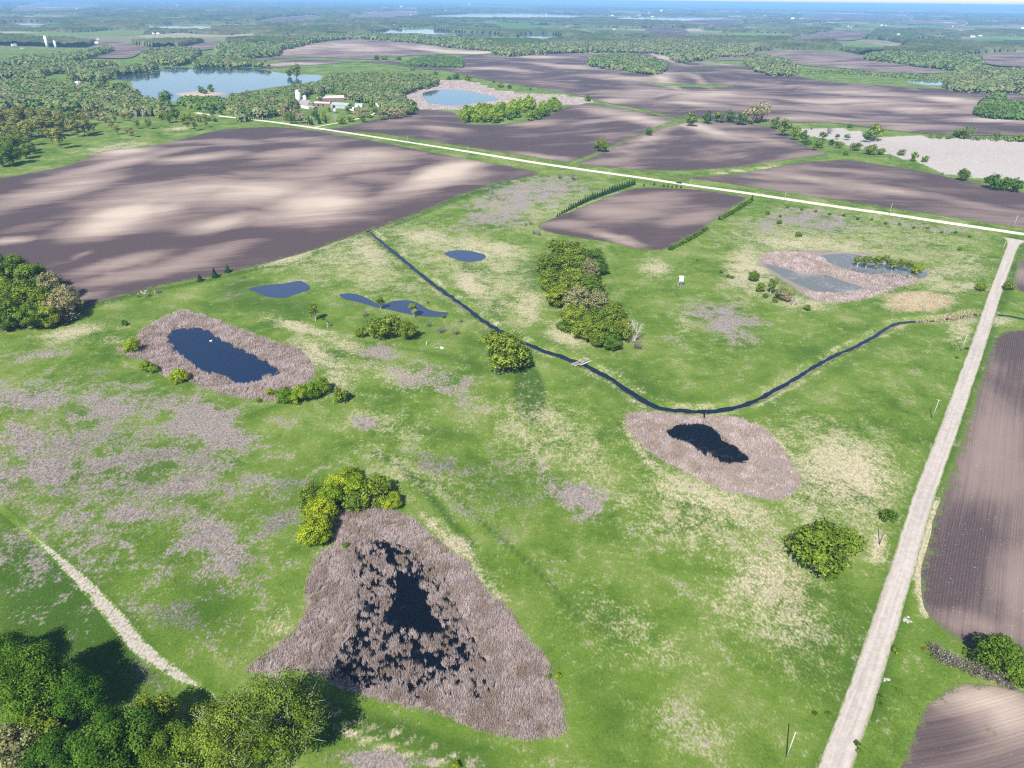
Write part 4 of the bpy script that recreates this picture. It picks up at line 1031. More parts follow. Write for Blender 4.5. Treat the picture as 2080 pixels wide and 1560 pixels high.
# ---- the grove
for i, (a, b, w, k) in enumerate(sorted([(1135,508,52,'ash'),(1165,512,52,'ash'),(1205,520,40,'fresh'),(1120,535,50,'ash'),(1155,540,56,'ash'),(1195,548,44,'budoak'),(1120,568,50,'ash'),(1160,572,56,'ash'),(1200,580,50,'ash'),(1135,598,50,'ash'),(1175,605,58,'budoak'),(1215,612,54,'budoak'),(1165,638,50,'ash'),(1205,645,56,'ash'),(1245,640,54,'ash'),
                   (1190,668,44,'ash'),(1230,672,52,'ash'),(1265,668,44,'ash'),(1245,692,36,'fresh'),(1100,540,28,'budoak'),(1222,545,26,'fresh'),(1150,660,30,'greenbush'),(1215,690,30,'ash')], key=lambda q: q[1])):
    place(k, a, b, w * 1.28, LOOK[k] + ' tree in the curved grove beside the ditch, %s from its upper end' % ordinal(i), 'grove_tree', 'tree', 'trees of the curved grove beside the ditch', hs=.8)
place('bare', 1287, 668, 50, 'bare grey tree at the lower right end of the grove', 'bare_tree')
place('greybush', 1295, 698, 26, 'small twiggy bush at the foot of the bare grove tree', 'blossom_bush', 'shrub')
place('greenbush', 1172, 508, 0.1 + 20, 'small green bush at the upper end of the grove', 'meadow_bush', 'shrub')
# ---- roadside marsh
for i, (a, b, w) in enumerate([(1745,528,20),(1762,530,22),(1780,532,24),(1798,530,22),(1815,536,22),(1832,534,22),(1846,540,20)]):
    place('youngtree', a, b, w, 'thin yellow willow standing in the marsh water, %s of the row from the left' % ordinal(i), 'marsh_willow', 'tree', 'willow row in the marsh water', hs=.8)
place('willow', 1864, 542, 28, 'fullest green willow at the right end of the marsh row', 'willow_shrub', 'shrub')
for a, b, w, k, l, nm in [(1532,560,22,'fresh','slim bright green tree at the upper end of the row left of the marsh','young_tree'),(1545,582,22,'ash','olive tree second in the row left of the marsh','ash_tree'),(1568,580,20,'youngtree','thin pale tree third in the row left of the marsh','young_tree'),
                    (1588,594,30,'budoak','twiggy tan tree fourth in the row left of the marsh','oak_tree'),(1605,600,26,'budoak','twiggy tree beside the white bare one left of the marsh','oak_tree')]:
    place(k, a, b, w, l, nm)
place('bare', 1615, 608, 22, 'white bare dead tree at the lower end of the row left of the marsh', 'bare_tree')
for i, (a, b, w) in enumerate(sorted([(1480,560,9),(1465,552,7),(1487,563,8),(1555,600,12),(1575,610,12),(1640,624,16),(1416,528,5),(1622,475,14),(1583,450,12),(1560,432,10),(1585,438,6)])):
    place('greenbush', a, b, w, 'low green bush on the slope round the roadside marsh, %s from the left' % ordinal(i), 'meadow_bush', 'shrub', 'low bushes round the roadside marsh')
# ---- right foreground
place('ash', 1672, 1108, 130, 'broad dark olive tree standing left of the side road', 'ash_tree')
place('olivebush', 1722, 1095, 66, 'twiggy right half of the clump left of the side road', 'meadow_bush', 'shrub')
place('fresh', 1690, 1165, 36, 'small bright yellow green bush in front of the broad roadside tree', 'meadow_bush', 'shrub')
place('olivebush', 1612, 1102, 40, 'sparse bush on the left of the broad roadside tree', 'meadow_bush', 'shrub')
place('greenbush', 1806, 1044, 34, 'round green bush close to the side road', 'meadow_bush', 'shrub')
place('fresh', 2035, 1325, 92, 'feathery green tree shading the field edge at the right', 'feathery_tree', hs=1.25)
place('fresh', 2075, 1365, 70, 'green tree at the right frame edge below the feathery one', 'feathery_tree')
place('willow', 1988, 1340, 18, 'yellow shrub tucked left of the feathery tree', 'willow_shrub', 'shrub')
for i, (a, b, w) in enumerate([(1900,1315,30),(1915,1330,40),(1938,1342,36),(1960,1348,36),(1985,1358,40),(2010,1365,42),(2038,1375,44),(2060,1390,30)]):
    place('greybush', a, b, w, 'bare grey bush in the hedge between the right hand fields, %s from the left' % ordinal(i), 'grey_bush', 'shrub', 'bare grey hedge between the right hand fields')
place('rustbush', 1877, 1317, 9, 'tiny rust red bush in the grass right of the side road', 'rust_bush', 'shrub')
place('olivebush', 1823, 1320, 22, 'small olive bush on the right verge of the side road', 'meadow_bush', 'shrub')
place('greenbush', 1993, 582, 22, 'round bush right of the side road near the junction', 'meadow_bush', 'shrub')
place('greenbush', 2050, 580, 22, 'round green bush on the verge below the road junction', 'meadow_bush', 'shrub')
for i, (a, b, w) in enumerate(sorted([(1742,1510,14),(1745,1525,12),(1790,1430,10),(1788,1415,12),(1824,1400,8),(1683,1450,12),(1655,1448,10)])):
    place('greenbush', a, b, w, 'small dark weed clump on the side road verge, %s from the left' % ordinal(i), 'verge_weed', 'shrub', 'weed clumps on the side road verge')
for i, (a, b, w) in enumerate([(1945,725,8),(1950,505,10),(1965,707,8)]):
    place('greenbush', a, b, w, 'little bush beside the upper side road, %s from the left' % ordinal(i), 'verge_bush', 'shrub', 'little bushes along the side road')
# ---- spruces
sp = smooth_poly([(1132,440),(1160,425),(1195,408),(1230,395),(1262,384),(1288,375)], False, 8)
sp = resample(sp, 5.2)
for i, (a, b) in enumerate(sp):
    rr = random.Random(i)
    wq = 5.5 + 4.0 * min(1, i / 12)
    place('spruce', a, b, wq * rr.uniform(.9, 1.15), 'dark young spruce in the diagonal row, %s from its lower left end' % ordinal(i), 'spruce_tree', 'tree', 'spruces in the diagonal row on the field edge', at_base=True, hs=.95)
for i, (a, b) in enumerate([(1308,378),(1329,376),(1348,379),(1357,380),(1365,381),(1374,381),(1383,382)]):
    place('spruce', a, b, 5.4, 'small spruce in the short line by the gravel road, %s from the left' % ordinal(i), 'spruce_tree', 'tree', 'short line of spruces by the gravel road', at_base=True, hs=.85)
place('spruce', 1527, 408, 9, 'spruce at the upper end of the hedge by the road', 'spruce_tree', 'tree', None, at_base=True)
place('spruce', 1461, 446, 8, 'short spruce halfway along the low hedge', 'spruce_tree', 'tree', None, at_base=True, hs=.8)
for a, b, w, l in [(407,571,14,'left'),(437,563,17,'middle'),(463,553,15,'right')]:
    place('spruce', a, b, w, 'lone spruce on the plowed field edge, %s of three' % l, 'spruce_tree', 'tree', None, at_base=True, hs=.85)
hg = np.vstack([resample(smooth_poly([(1466,442),(1490,428),(1522,408)], False, 4), 5), resample(smooth_poly([(1362,504),(1390,490),(1415,476),(1434,463)], False, 4), 6)])
for i, (a, b) in enumerate(sorted(hg.tolist())):
    place('greenbush', a, b, 10, 'low bush in the hedge on the small field edge, %s from the lower left' % ordinal(i), 'hedge_bush', 'shrub', 'low hedge on the small field edge')
for i, (a, b, w) in enumerate(sorted([(1000,390,10),(1078,452,10),(1085,470,12),(1095,473,12),(1068,455,8),(1137,357,14),(1165,358,16),(320,590,14),(300,596,14),(280,600,10),(240,608,8)])):
    place('greybush', a, b, w, 'grey leafless bush at a field margin, %s from the left' % ordinal(i), 'grey_bush', 'shrub', 'grey leafless bushes at the field margins')
for i, t in enumerate(np.linspace(0, 1, 14)):
    place('greenbush', 1600 + 370 * t, 420 + 58 * t + 2 * math.sin(i * 3), 7, 'tiny bush in the line along the gravel road, %s from the left' % ordinal(i), 'verge_bush', 'shrub', 'tiny bushes along the road ditch')
# ------------------------------------------------------------------ middle distance: lone trees, farm trees, poplars
for a, b, w, k, l in [(1222,292,30,'fresh','lone round tree at the corner of the plowed hill'),(1207+2,297,10,'farbush','low bush beside the lone round tree of the plowed hill'),(1318,266,17,'fresh','smaller lone tree higher on the grassy field strip'),
  (1405,240,28,'farfresh','round green tree left of the field edge row'),(1437,238,22,'farfresh','second round tree in the field edge row'),(1462,236,22,'farash','third tree of the field edge row, half olive'),(1484,236,22,'farfresh','fourth tree of the field edge row'),(1506,240,24,'farfresh','low tree at the foot of the two tall ones in the row'),
  (1530,230,36,'faroak','tall grey trunked tree, left of the two tallest in the row'),(1550,228,36,'faroak','tall grey trunked tree, right of the two tallest in the row'),(1575,250,20,'farfresh','small tree right of the two tallest in the row'),(1594,260,28,'farfresh','broad tree where the row turns down the slope'),
  (1615,272,22,'farash','tree on the lower part of the field edge row'),(1632,278,20,'farfresh','lowest tree of the field edge row'),(1960,353,27,'fresh','round dark green tree at the edge of the bleached marsh'),(2020,368,30,'farfresh','first tree of the clump at the right edge beyond the marsh'),
  (2045,372,26,'farfresh','second tree of the clump at the right edge beyond the marsh'),(2066,376,26,'farfresh','last tree of the clump at the right edge beyond the marsh'),(2005,362,10,'farbush','low bush left of the right edge clump'),
  (1945,270,20,'farbush','round bush on the far side of the bleached marsh'),(1965,267,26,'farash','pale tree beside the round bush beyond the marsh'),(2026,275,14,'farash','small tree further right beyond the bleached marsh'),(2070,280,20,'farbush','bush at the right edge beyond the bleached marsh')]:
    place(k, a, b, w, l, 'field_tree' if 'tree' in l else 'field_bush', 'tree' if 'tree' in l.split(' beside')[0] else 'shrub')
for i, (a, b, w, k) in enumerate(sorted([(1685,265,16,'greybush'),(1672,278,16,'farbush'),(1700,280,10,'farbush'),(1721,280,13,'farbush'),(1780,270,30,'farash'),(1762,278,20,'farfresh'),(1665,290,24,'olivebush'),(1690,290,14,'farbush'),(1705,292,20,'olivebush'),(1740,296,22,'olivebush'),(1770,302,26,'olivebush'),(1790,306,18,'olivebush'),
                     (1832,308,17,'olivebush'),(1858,318,18,'farwillow'),(1880,322,14,'farwillow'),(1718,310,13,'farbush'),(1808,318,9,'greybush'),(1915,352,8,'greybush'),(1640,288,18,'farbush'),(1655,300,14,'farbush'),(1648,262,5,'farbush'),(1727,255,12,'farbush')])):
    place(k, a, b, w, 'bush dotted over the bleached marsh, %s from the left' % ordinal(i), 'marsh_bush', 'shrub', 'bushes dotted over the bleached marsh')
for i, (a, b, w) in enumerate([(765,117,13),(780,116,13),(810,118,10),(838,138,12),(885,148,9),(912,158,11),(926,154,16),(950,158,14),(1003,165,7),(1017,172,14),(1035,176,10),(1077,180,6),(1195,199,18)]):
    place('farbush', a, b, w, 'bush on the upper margin of the farm pond marsh, %s from the left' % ordinal(i), 'field_bush', 'shrub', 'bushes north of the farm pond')
for a, b, w, l in [(600,143,24,'green tree on the right shore of the large lake'),(586,147,14,'smaller tree beside the green one on the lake shore'),(408,182,14,'left tree on the lake islet'),(427,179,15,'right tree on the lake islet'),(416,186,10,'low tree between the two on the lake islet'),(335,200,28,'round tree on the near shore of the lake')]:
    place('farfresh', a, b, w, l, 'shore_tree')
# farmyard
for i, (a, b, w, k) in enumerate(sorted([(575,232,22,'faroak'),(588,240,20,'farfresh'),(598,232,24,'faroak'),(612,238,22,'faroak'),(570,220,16,'farash'),(640,232,18,'farfresh'),(655,236,16,'farash'),(680,238,14,'bare'),(694,244,20,'farbush'),(712,242,14,'farbush'),(708,222,16,'farash'),(728,226,22,'faroak'),(744,228,18,'faroak'),(736,240,14,'farfresh'),
    (762,222,18,'farash'),(774,232,20,'faroak'),(790,228,24,'faroak'),(806,228,22,'faroak'),(822,226,20,'faroak'),(836,222,18,'farash'),(755,214,14,'farash'),(600,218,14,'farash'),(752,236,10,'farbush'),(668,222,8,'farfresh'),(632,212,14,'farash'),(650,196,20,'farash')])):
    place(k, a, b, w, LOOK[k] + ' tree in the farmyard, %s from the left' % ordinal(i), 'farmyard_tree', 'tree', 'trees of the farmyard')
for i, (a, b, w) in enumerate([(628,252,11),(634,254,9),(649,252,10),(662,250,9),(784,233,10),(792,236,9)]):
    place('spruce', a, b, w, 'dark spruce beside the farm drive, %s from the left' % ordinal(i), 'spruce_tree', 'tree', 'farmyard spruces', at_base=True, hs=1.15)
for i in range(11):
    place('spruce', 499 + 4.6 * i, 242.5 + .25 * i, 4.2, 'little spruce in the row left of the farm, %s from the left' % ordinal(i), 'spruce_tree', 'tree', 'little spruces left of the farm', at_base=True)
# poplars and pasture trees on the left
rg = random.Random(5)
pop = [(rg.uniform(-20, 76), rg.uniform(228, 262)) for _ in range(22)] + [(rg.uniform(80, 196), rg.uniform(232, 260)) for _ in range(26)]
pop += [(225,252),(232,240),(250,236),(262,236),(278,252),(300,250),(236,262),(256,266),(266,268),(102,278),(118,280),(380,252),(394,255),(418,250),(55,276),(38,270),(20,272)]
for i, (a, b) in enumerate(sorted(pop)):
    place('poplar', a, b, rg.uniform(17, 23) if i < 50 else rg.uniform(9, 13), 'slender bronze poplar in the left pasture, %s from the left' % ordinal(i), 'poplar_tree', 'tree', 'poplars of the left pasture', hs=.72)
for i, (a, b, w, k) in enumerate(sorted([(10,292,42,'fresh'),(38,290,36,'ash'),(22,312,40,'fresh'),(50,306,30,'fresh'),(0,318,40,'fresh'),(62,300,22,'ash')])):
    place(k, a, b, w, LOOK[k] + ' tree in the dark pasture clump at the left edge, %s from left' % ordinal(i), 'pasture_tree', 'tree', 'dark clump at the left edge of the pasture')
for i, (a, b, w, k) in enumerate(sorted([(328,232,20,'farash'),(342,238,20,'farash'),(356,230,22,'farfresh'),(372,240,20,'farash'),(386,236,18,'farash'),(402,240,14,'farash'),(415,236,14,'farash'),(318,224,16,'farfresh'),(302,220,18,'farfresh'),(430,228,14,'farash'),(448,226,12,'farash'),(200,232,22,'faroak'),(212,238,20,'faroak'),(178,226,24,'faroak'),(98,228,18,'farfresh'),(120,222,20,'farfresh'),(424,242,10,'farbush'),(436,243,10,'farbush')])):
    place(k, a, b, w, LOOK[k] + ' tree above the left pasture, %s from the left' % ordinal(i), 'pasture_tree', 'tree', 'leafy trees above the left pasture')
for i in range(12):
    place('bare', 234 + i * 5, 224 + (i % 3) * 3, 9, 'bare white aspen in the pasture stand, %s from the left' % ordinal(i), 'aspen_tree', 'tree', 'bare aspens in the pasture', hs=1.5)
place('spruce', 138, 222, 26, 'big dark blue spruce above the left poplars', 'spruce_tree', 'tree', None, at_base=True, hs=.6)
# willow thicket by the farm pond
def fill(pts, step, rg, up=0.0, n=5):
    s = smooth_poly(pts, True, n); P = G(s[:, 0], s[:, 1], up)[:, :2]
    x0, y0 = P.min(0); x1, y1 = P.max(0)
    X, Y = np.meshgrid(np.arange(x0, x1, step), np.arange(y0, y1, step))
    x = (X + rg.uniform(-.5, .5, X.shape) * step).ravel(); y = (Y + rg.uniform(-.5, .5, Y.shape) * step).ravel()
    k = inside(x, y, P)
    return x[k], y[k]
nr = np.random.default_rng(8)
tx, ty = [], []
for pts in ([(938,236),(945,225),(980,220),(1020,219),(1060,212),(1080,209),(1085,217),(1060,230),(1030,242),(990,247),(945,247)], [(1060,240),(1085,230),(1110,214),(1128,207),(1140,217),(1110,232),(1070,244)]):
    a, b = fill(pts, 11.5, nr, 3.0); tx += list(a); ty += list(b)
for i, (a, b) in enumerate(sorted(zip(tx, ty))[:140]):
    place('farwillow', 0, 0, 0, 'bright yellow green willow in the thicket below the farm pond', 'thicket_willow', 'shrub', 'willow thicket below the farm pond', world=(a, b), wm=nr.uniform(9, 14))

# ------------------------------------------------------------------ woods that read as one mass
def wood_mesh(x, y, size, nq, tints, rg):
    n = len(x)
    z = H(x, y)
    s = size * rg.uniform(.85, 1.2, n)
    hh = size * rg.uniform(.85, 1.12, n)
    d = rg.normal(size=(n, nq, 3)); d[:, :, 2] = np.abs(d[:, :, 2]) * 1.0 + .1 * rg.normal(size=(n, nq)); d /= np.linalg.norm(d, axis=2)[:, :, None]
    lum = rg.uniform(.75, 1.1, (n, nq, 1))
    C = np.stack([x, y, z + hh * .45], 1)[:, None] + d * lum * np.stack([s * .5, s * .5, hh * .5], 1)[:, None]
    low = rg.random((n, nq)) < .22                          # skirt of leaves down to the ground
    C[:, :, 2] = np.where(low, z[:, None] + hh[:, None] * rg.uniform(.05, .45, (n, nq)), C[:, :, 2])
    N = d + rg.normal(size=d.shape) * .22; N /= np.linalg.norm(N, axis=2)[:, :, None]
    V, F = leaf_quads(C.reshape(-1, 3), N.reshape(-1, 3), 1.0, rg)
    ctr = np.repeat(C.reshape(-1, 3), 4, 0)
    sz = np.repeat(np.repeat(s * 2.2 / math.sqrt(nq), nq), 4)[:, None]
    V = ctr + (V - ctr) * sz
    v = np.clip(.5 + .12 * rg.normal(size=(n, nq)) + .2 * rg.normal(size=(n, 1)), 0, 1).ravel()
    t = np.repeat(rg.choice(tints, n), nq)
    Nn = d + np.array([0, 0, .3]) + N * .35; Nn /= np.linalg.norm(Nn, axis=2)[:, :, None]
    return V, F, {'v': np.repeat(v, 4), 't': np.repeat(t, 4)}, np.repeat(Nn.reshape(-1, 3), 4, 0)

PAV = ground_poly([(136,168),(180,166),(240,174),(252,184),(160,184)], 3)
def wood(pts, label, step, size, nq, tints=(0, 0, .6, .6, .6, 1), seed=1):
    rg = np.random.default_rng(seed)
    size *= 1.08
    x, y = fill(pts, step * .88, rg, size * .6)
    k = (seg_dist(x, y, MAINR[::4]) > 13) & (seg_dist(x, y, DRIVE) > 10)
    k &= ~inside(x, y, PAV)
    if seed in (51, 52, 53): k &= (fbm(x / 130, y / 130, 7, 3) + .25 * vn(x / 40, y / 40, 9)) > -.12
    for P in FWPOLY[:3]: k &= ~inside(x, y, grow(P, 4))
    x, y = x[k], y[k]
    nq = int(nq * 1.2)
    V, F, A, Nn = wood_mesh(x, y, size, nq, tints, rg)
    o = link('woodland', mesh_np('woodland', V, F, M['wood'], A, False, Nn))
    return tag(o, label, 'woodland', 'stuff')

WOODS = [
 ([(462,204),(480,196),(560,184),(640,170),(668,157),(740,150),(800,152),(868,156),(886,165),(830,180),(808,190),(838,210),(832,220),(795,222),(770,210),(757,200),(725,197),(678,180),(645,184),(625,182),(598,206),(570,222),(540,228),(505,235),(478,230)], 'mixed budding wood between the large lake and the farmyard', 10.5, 13, 70),
 ([(-60,165),(0,160),(60,152),(120,156),(180,152),(230,166),(268,180),(290,198),(345,214),(335,226),(290,222),(250,224),(200,216),(150,216),(100,224),(0,232),(-60,236)], 'wide budding wood at the left between lake and pasture', 12, 14, 44),
 ([(-60,140),(60,134),(150,127),(250,124),(305,128),(322,140),(262,150),(200,153),(130,141),(60,148),(-60,152)], 'wood on the left shore of the large lake', 14, 14, 30),
 ([(-60,128),(0,125),(60,115),(150,108),(200,96),(230,98),(180,112),(120,128),(60,133),(-60,138)], 'hedge like wood left of the pale far field', 15, 14, 24),
 ([(390,131),(420,116),(480,119),(530,126),(545,140),(480,138),(392,138)], 'wood on the far shore of the large lake', 13, 13, 26),
 ([(440,104),(450,90),(500,86),(560,92),(568,105),(540,110),(480,113)], 'wood behind the far shore of the lake', 15, 14, 20),
 ([(290,106),(330,99),(390,98),(402,108),(370,126),(320,124),(298,118)], 'wood at the upper left corner of the lake', 15, 14, 22),
 ([(1200,118),(1240,111),(1300,115),(1350,127),(1346,139),(1320,144),(1270,137),(1206,130)], 'oval island of wood in the huge brown field', 13, 14, 34, (0, 0, .6, .6, 1)),
 ([(1515,120),(1550,113),(1600,124),(1622,139),(1600,148),(1560,146),(1535,137)], 'round island of wood right of the oval one', 13, 14, 34, (0, .6, .6, .6)),
 ([(1758,114),(1800,106),(1900,106),(1980,113),(1994,128),(1960,137),(1880,131),(1840,126)], 'long wood beyond the rolling far field', 14, 14, 24, (0, 0, .6, 1)),
 ([(1935,148),(1980,140),(2080,140),(2220,142),(2220,186),(2080,181),(1990,179),(1925,173)], 'broad budding wood at the right edge', 13, 14, 36, (0, .6, .6, .6)),
 ([(1990,226),(2003,200),(2030,191),(2046,206),(2080,207),(2220,208),(2220,234),(2080,234)], 'bright green clump at the right edge of the huge field', 10, 12, 60, (1, 1, 1, 0)),
 ([(1000,102),(1020,95),(1100,90),(1200,88),(1350,83),(1400,83),(1500,92),(1530,99),(1520,108),(1450,111),(1400,122),(1370,118),(1350,105),(1230,101),(1100,104),(1040,109)], 'long wood along the top of the huge brown field', 15, 15, 20, (0, .6, .6, .6)),
 ([(480,100),(560,90),(600,82),(640,72),(760,70),(900,74),(1000,86),(1015,98),(940,94),(860,85),(760,76),(690,76),(630,84),(560,98)], 'wood behind the pale hill field', 16, 15, 18),
 ([(818,129),(860,117),(900,111),(934,121),(936,133),(880,131)], 'shrubby green islet in the huge field left of centre', 10, 9, 40, (1, 1, 0)),
 ([(1630,148),(1700,140),(1780,147),(1880,151),(1930,158),(1880,158),(1780,152),(1700,147)], 'thin hedge line across the right far fields', 15, 7, 20),
 ([(1900,274),(1990,277),(2090,282),(2090,286),(1990,281),(1900,278)], 'low scrub along the far rim of the bleached marsh', 8, 4, 30, (1, 0)),
 ([(365,202),(420,198),(455,202),(458,212),(420,216),(385,212)], 'scrub on the near shore of the large lake', 9, 10, 36, (1, 1, 0)),
]
for i, w in enumerate(WOODS):
    wood(*w, seed=50 + i)

# ---- the far country: canopy masses, fields between them
def far_canopy():
    rows = [2550.0]
    while rows[-1] < 46000: rows.append(rows[-1] * 1.0052 + 2)
    rows = np.array(rows); S = np.linspace(-.95, .95, 560)
    Y = np.repeat(rows[:, None], len(S), 1); Xx = rows[:, None] * S[None]
    rg = np.random.default_rng(77)
    x, y = Xx.ravel(), Y.ravel()
    cell = y * .0034
    x = x + rg.uniform(-.3, .3, x.shape) * cell; y = y + rg.uniform(-.3, .3, y.shape) * cell
    m = fbm(x / 900, y / 650, 60, 4) * 1.3 + .5 * vn(x / 210, y / 150, 66) + .05
    m -= .38 * smooth(9000, 18000, y) * (vn(x / 2500, y / 1500, 70) > .0)
    for P in FARCLEAR:
        b = near_box(x, y, P, 0)
        if b.any():
            q = inside(x[b], y[b], P); t = m[b]; t[q] = -1; m[b] = t
    tree = m > 0
    hgt = (11 + 7 * rg.random(x.shape)) * np.clip(m * 8, .5, 1)
    z = H(x, y) + np.where(tree, hgt, -2.5)
    nx = len(S); ny = len(rows)
    ii = (np.arange(ny - 1)[:, None] * nx + np.arange(nx - 1)[None]).ravel()
    F = np.stack([ii, ii + 1, ii + nx + 1, ii + nx], 1)
    F = F[tree[F].sum(1) >= 2]
    used = np.unique(F); mp = np.zeros(len(x), int); mp[used] = np.arange(len(used))
    tn = np.where(fbm(x / 260, y / 260, 90, 3) > .05, .6, np.where(fbm(x / 200, y / 200, 95, 2) > .3, 1., 0.))
    v = np.clip(.45 + .22 * rg.normal(size=x.shape) + .45 * fbm(x / 90, y / 90, 99, 2), 0, 1)
    o = link('woodland', mesh_np('woodland', np.stack([x, y, z], 1)[used], mp[F], M['farwood'], {'v': v[used], 't': tn[used]}))
    tag(o, 'endless far woods broken by clearings up to the horizon', 'woodland', 'stuff')

FARCLEAR = [P * q for P in FWPOLY for q in (1.0, .965, .93) if np.hypot(*P.mean(0)) > 2600 or q == 1] + [ground_poly(p, 3) for p in (
  [(145,115),(175,100),(205,86),(240,84),(290,93),(330,99),(370,95),(420,85),(454,82),(454,98),(400,106),(290,110),(262,121),(200,121)],
  [(490,120),(560,100),(650,80),(700,76),(850,85),(1020,104),(980,130),(500,130)],
  [(1000,112),(1080,104),(1230,100),(1320,104),(1400,122),(1540,104),(1700,102),(1800,125),(1990,140),(1990,175),(1600,170),(1000,170)],
  [(1980,112),(2040,106),(2260,106),(2260,142),(2000,136)],
  [(1306,57),(1340,56),(1387,57),(1412,72),(1370,76),(1328,73)],
  [(1605,77),(1650,69),(1700,60),(1775,60),(1764,73),(1742,84),(1680,86),(1615,84)],
  [(695,39),(760,23),(835,23),(856,31),(790,38)], [(1365,50),(1440,38),(1505,40),(1505,53),(1440,55)], [(1825,41),(1900,40),(1965,43),(1955,53),(1880,53),(1826,50)],
  [(1635,28),(1740,27),(1850,33),(1840,46),(1740,47),(1640,42)], [(25,26),(60,7),(195,9),(172,20)], [(515,46),(560,35),(645,31),(645,44),(580,46)],
  [(1700,84),(1780,80),(1840,92),(1800,104),(1720,102)], [(1160,62),(1230,56),(1260,62),(1200,70)], [(860,76),(900,74),(950,84),(900,86)], [(1850,80),(1920,78),(1930,84),(1860,87)])]
far_canopy()
# ------------------------------------------------------------------ built things
class MB:
    """collects boxes, prisms and tubes and links them as one mesh"""
    def __init__(s): s.V, s.F = [], []
    def add(s, V, F):
        o = len(s.V); s.V += [tuple(map(float, v)) for v in V]; s.F += [tuple(i + o for i in f) for f in F]; return s
    def box(s, cx, cy, cz, sx, sy, sz, rz=0.0, taper=1.0):
        c, q = math.cos(rz), math.sin(rz); V = []
        for k, t in ((-1, 1), (1, taper)):
            for a, b in ((-1, -1), (1, -1), (1, 1), (-1, 1)):
                x, y = a * sx / 2 * t, b * sy / 2 * t
                V.append((cx + x * c - y * q, cy + x * q + y * c, cz + k * sz / 2))
        return s.add(V, [(0, 3, 2, 1), (4, 5, 6, 7), (0, 1, 5, 4), (1, 2, 6, 5), (2, 3, 7, 6), (3, 0, 4, 7)])
    def bar(s, a, b, r0, r1=None, n=6):
        a, b = np.array(a, float), np.array(b, float); r1 = r0 if r1 is None else r1
        t = (b - a) / np.linalg.norm(b - a); ref = np.array([1., 0, 0]) if abs(t[2]) > .9 else np.array([0, 0, 1.])
        u = np.cross(t, ref); u /= np.linalg.norm(u); v = np.cross(t, u)
        V = [a + r0 * (math.cos(6.2832 * i / n) * u + math.sin(6.2832 * i / n) * v) for i in range(n)] + [b + r1 * (math.cos(6.2832 * i / n) * u + math.sin(6.2832 * i / n) * v) for i in range(n)]
        F = [(i, (i + 1) % n, n + (i + 1) % n, n + i) for i in range(n)] + [tuple(range(n))[::-1], tuple(range(n, 2 * n))]
        return s.add(V, F)
    def prism(s, prof, y0, y1):
        """profile in x-z pushed along y"""
        n = len(prof)
        V = [(x, y0, z) for x, z in prof] + [(x, y1, z) for x, z in prof]
        return s.add(V, [(i, (i + 1) % n, n + (i + 1) % n, n + i) for i in range(n)] + [tuple(range(n))[::-1], tuple(range(n, 2 * n))])
    def lathe(s, prof, n=18, cx=0., cy=0.):
        V = [(cx + r * math.cos(6.2832 * j / n), cy + r * math.sin(6.2832 * j / n), z) for r, z in prof for j in range(n)]
        F = [(i * n + j, i * n + (j + 1) % n, (i + 1) * n + (j + 1) % n, (i + 1) * n + j) for i in range(len(prof) - 1) for j in range(n)]
        return s.add(V, F + [tuple(range(n))[::-1], tuple(range((len(prof) - 1) * n, len(prof) * n))])
    def build(s, name, mat, parent=None, smooth_=False):
        me = bpy.data.meshes.new(name); me.from_pydata(s.V, [], s.F); me.materials.append(M[mat])
        if smooth_: me.polygons.foreach_set('use_smooth', [True] * len(me.polygons))
        me.update()
        return link(name, me, parent)

def root(name, px, py, label, cat, rz=0.0, group=None, dz=0.0, world=None):
    p = G(px, py)[0] if world is None else np.array([*world, 0.])
    z = float(GZ(np.array([p[0]]), np.array([p[1]]))[0])
    e = link(name, None, None, (p[0], p[1], z + dz)); e.rotation_euler = (0, 0, rz)
    return tag(e, label, cat, None, group)

def copy_tree(o, parent=None):
    c = o.copy(); COL.objects.link(c); c.parent = parent
    for ch in o.children: copy_tree(ch, c)
    return c

# ---- utility poles
def pole_parts(e, h, arm=True, lean=(0, 0), mt='pole'):
    t = (lean[0], lean[1], h)
    MB().bar((0, 0, -.4), t, .17, .11, 8).build('shaft', mt, e, True)
    if arm:
        a = MB().box(t[0], t[1], h - .45, 2.2, .12, .14).build('crossarm', 'timber', e)
        for x in (-.95, 0.55, .95):
            MB().lathe([(.05, 0), (.08, .06), (.05, .12), (.08, .18), (.03, .24)], 8, t[0] + x, t[1]).build('insulator', 'glass', a).location = (0, 0, h - .37)
road_ang = math.atan2(*(MAINR[80] - MAINR[60])[::-1])
side_ang = math.atan2(*(SIDER[40] - SIDER[20])[::-1])
for i, (a, b, hp) in enumerate([(534,252,9),(628,264,11),(828,294,10),(951,316,10),(1085,342,9.5),(1237,366,10),(1401,383,10),(1592,412,10),(1806,437,10),(2058,463,10.5)]):
    pole_parts(root('utility_pole', a, b, 'pale utility pole along the gravel road, %s from the left' % ordinal(i), 'utility pole', road_ang + math.pi / 2, 'utility poles along the gravel road'), hp)
for a, b, hp, l, arm in [(2036,509,7,'short utility pole nearest the road junction on the side road',False),(1952,713,9,'utility pole beside the side road below the marsh ditch',True),(1893,850,9.2,'utility pole beside the side road, middle of its line',True),
                    (1786,1106,8.6,'brownish pole in dry grass between the round bush and the broad tree',False),(1597,1539,9.4,'pale leaning pole near the bottom edge casting a thin shadow',False)]:
    pole_parts(root('utility_pole', a, b, l, 'utility pole', side_ang + math.pi / 2, 'utility poles along the side road'), hp, arm, (.12, .1), 'bark' if b == 1106 else 'pole')

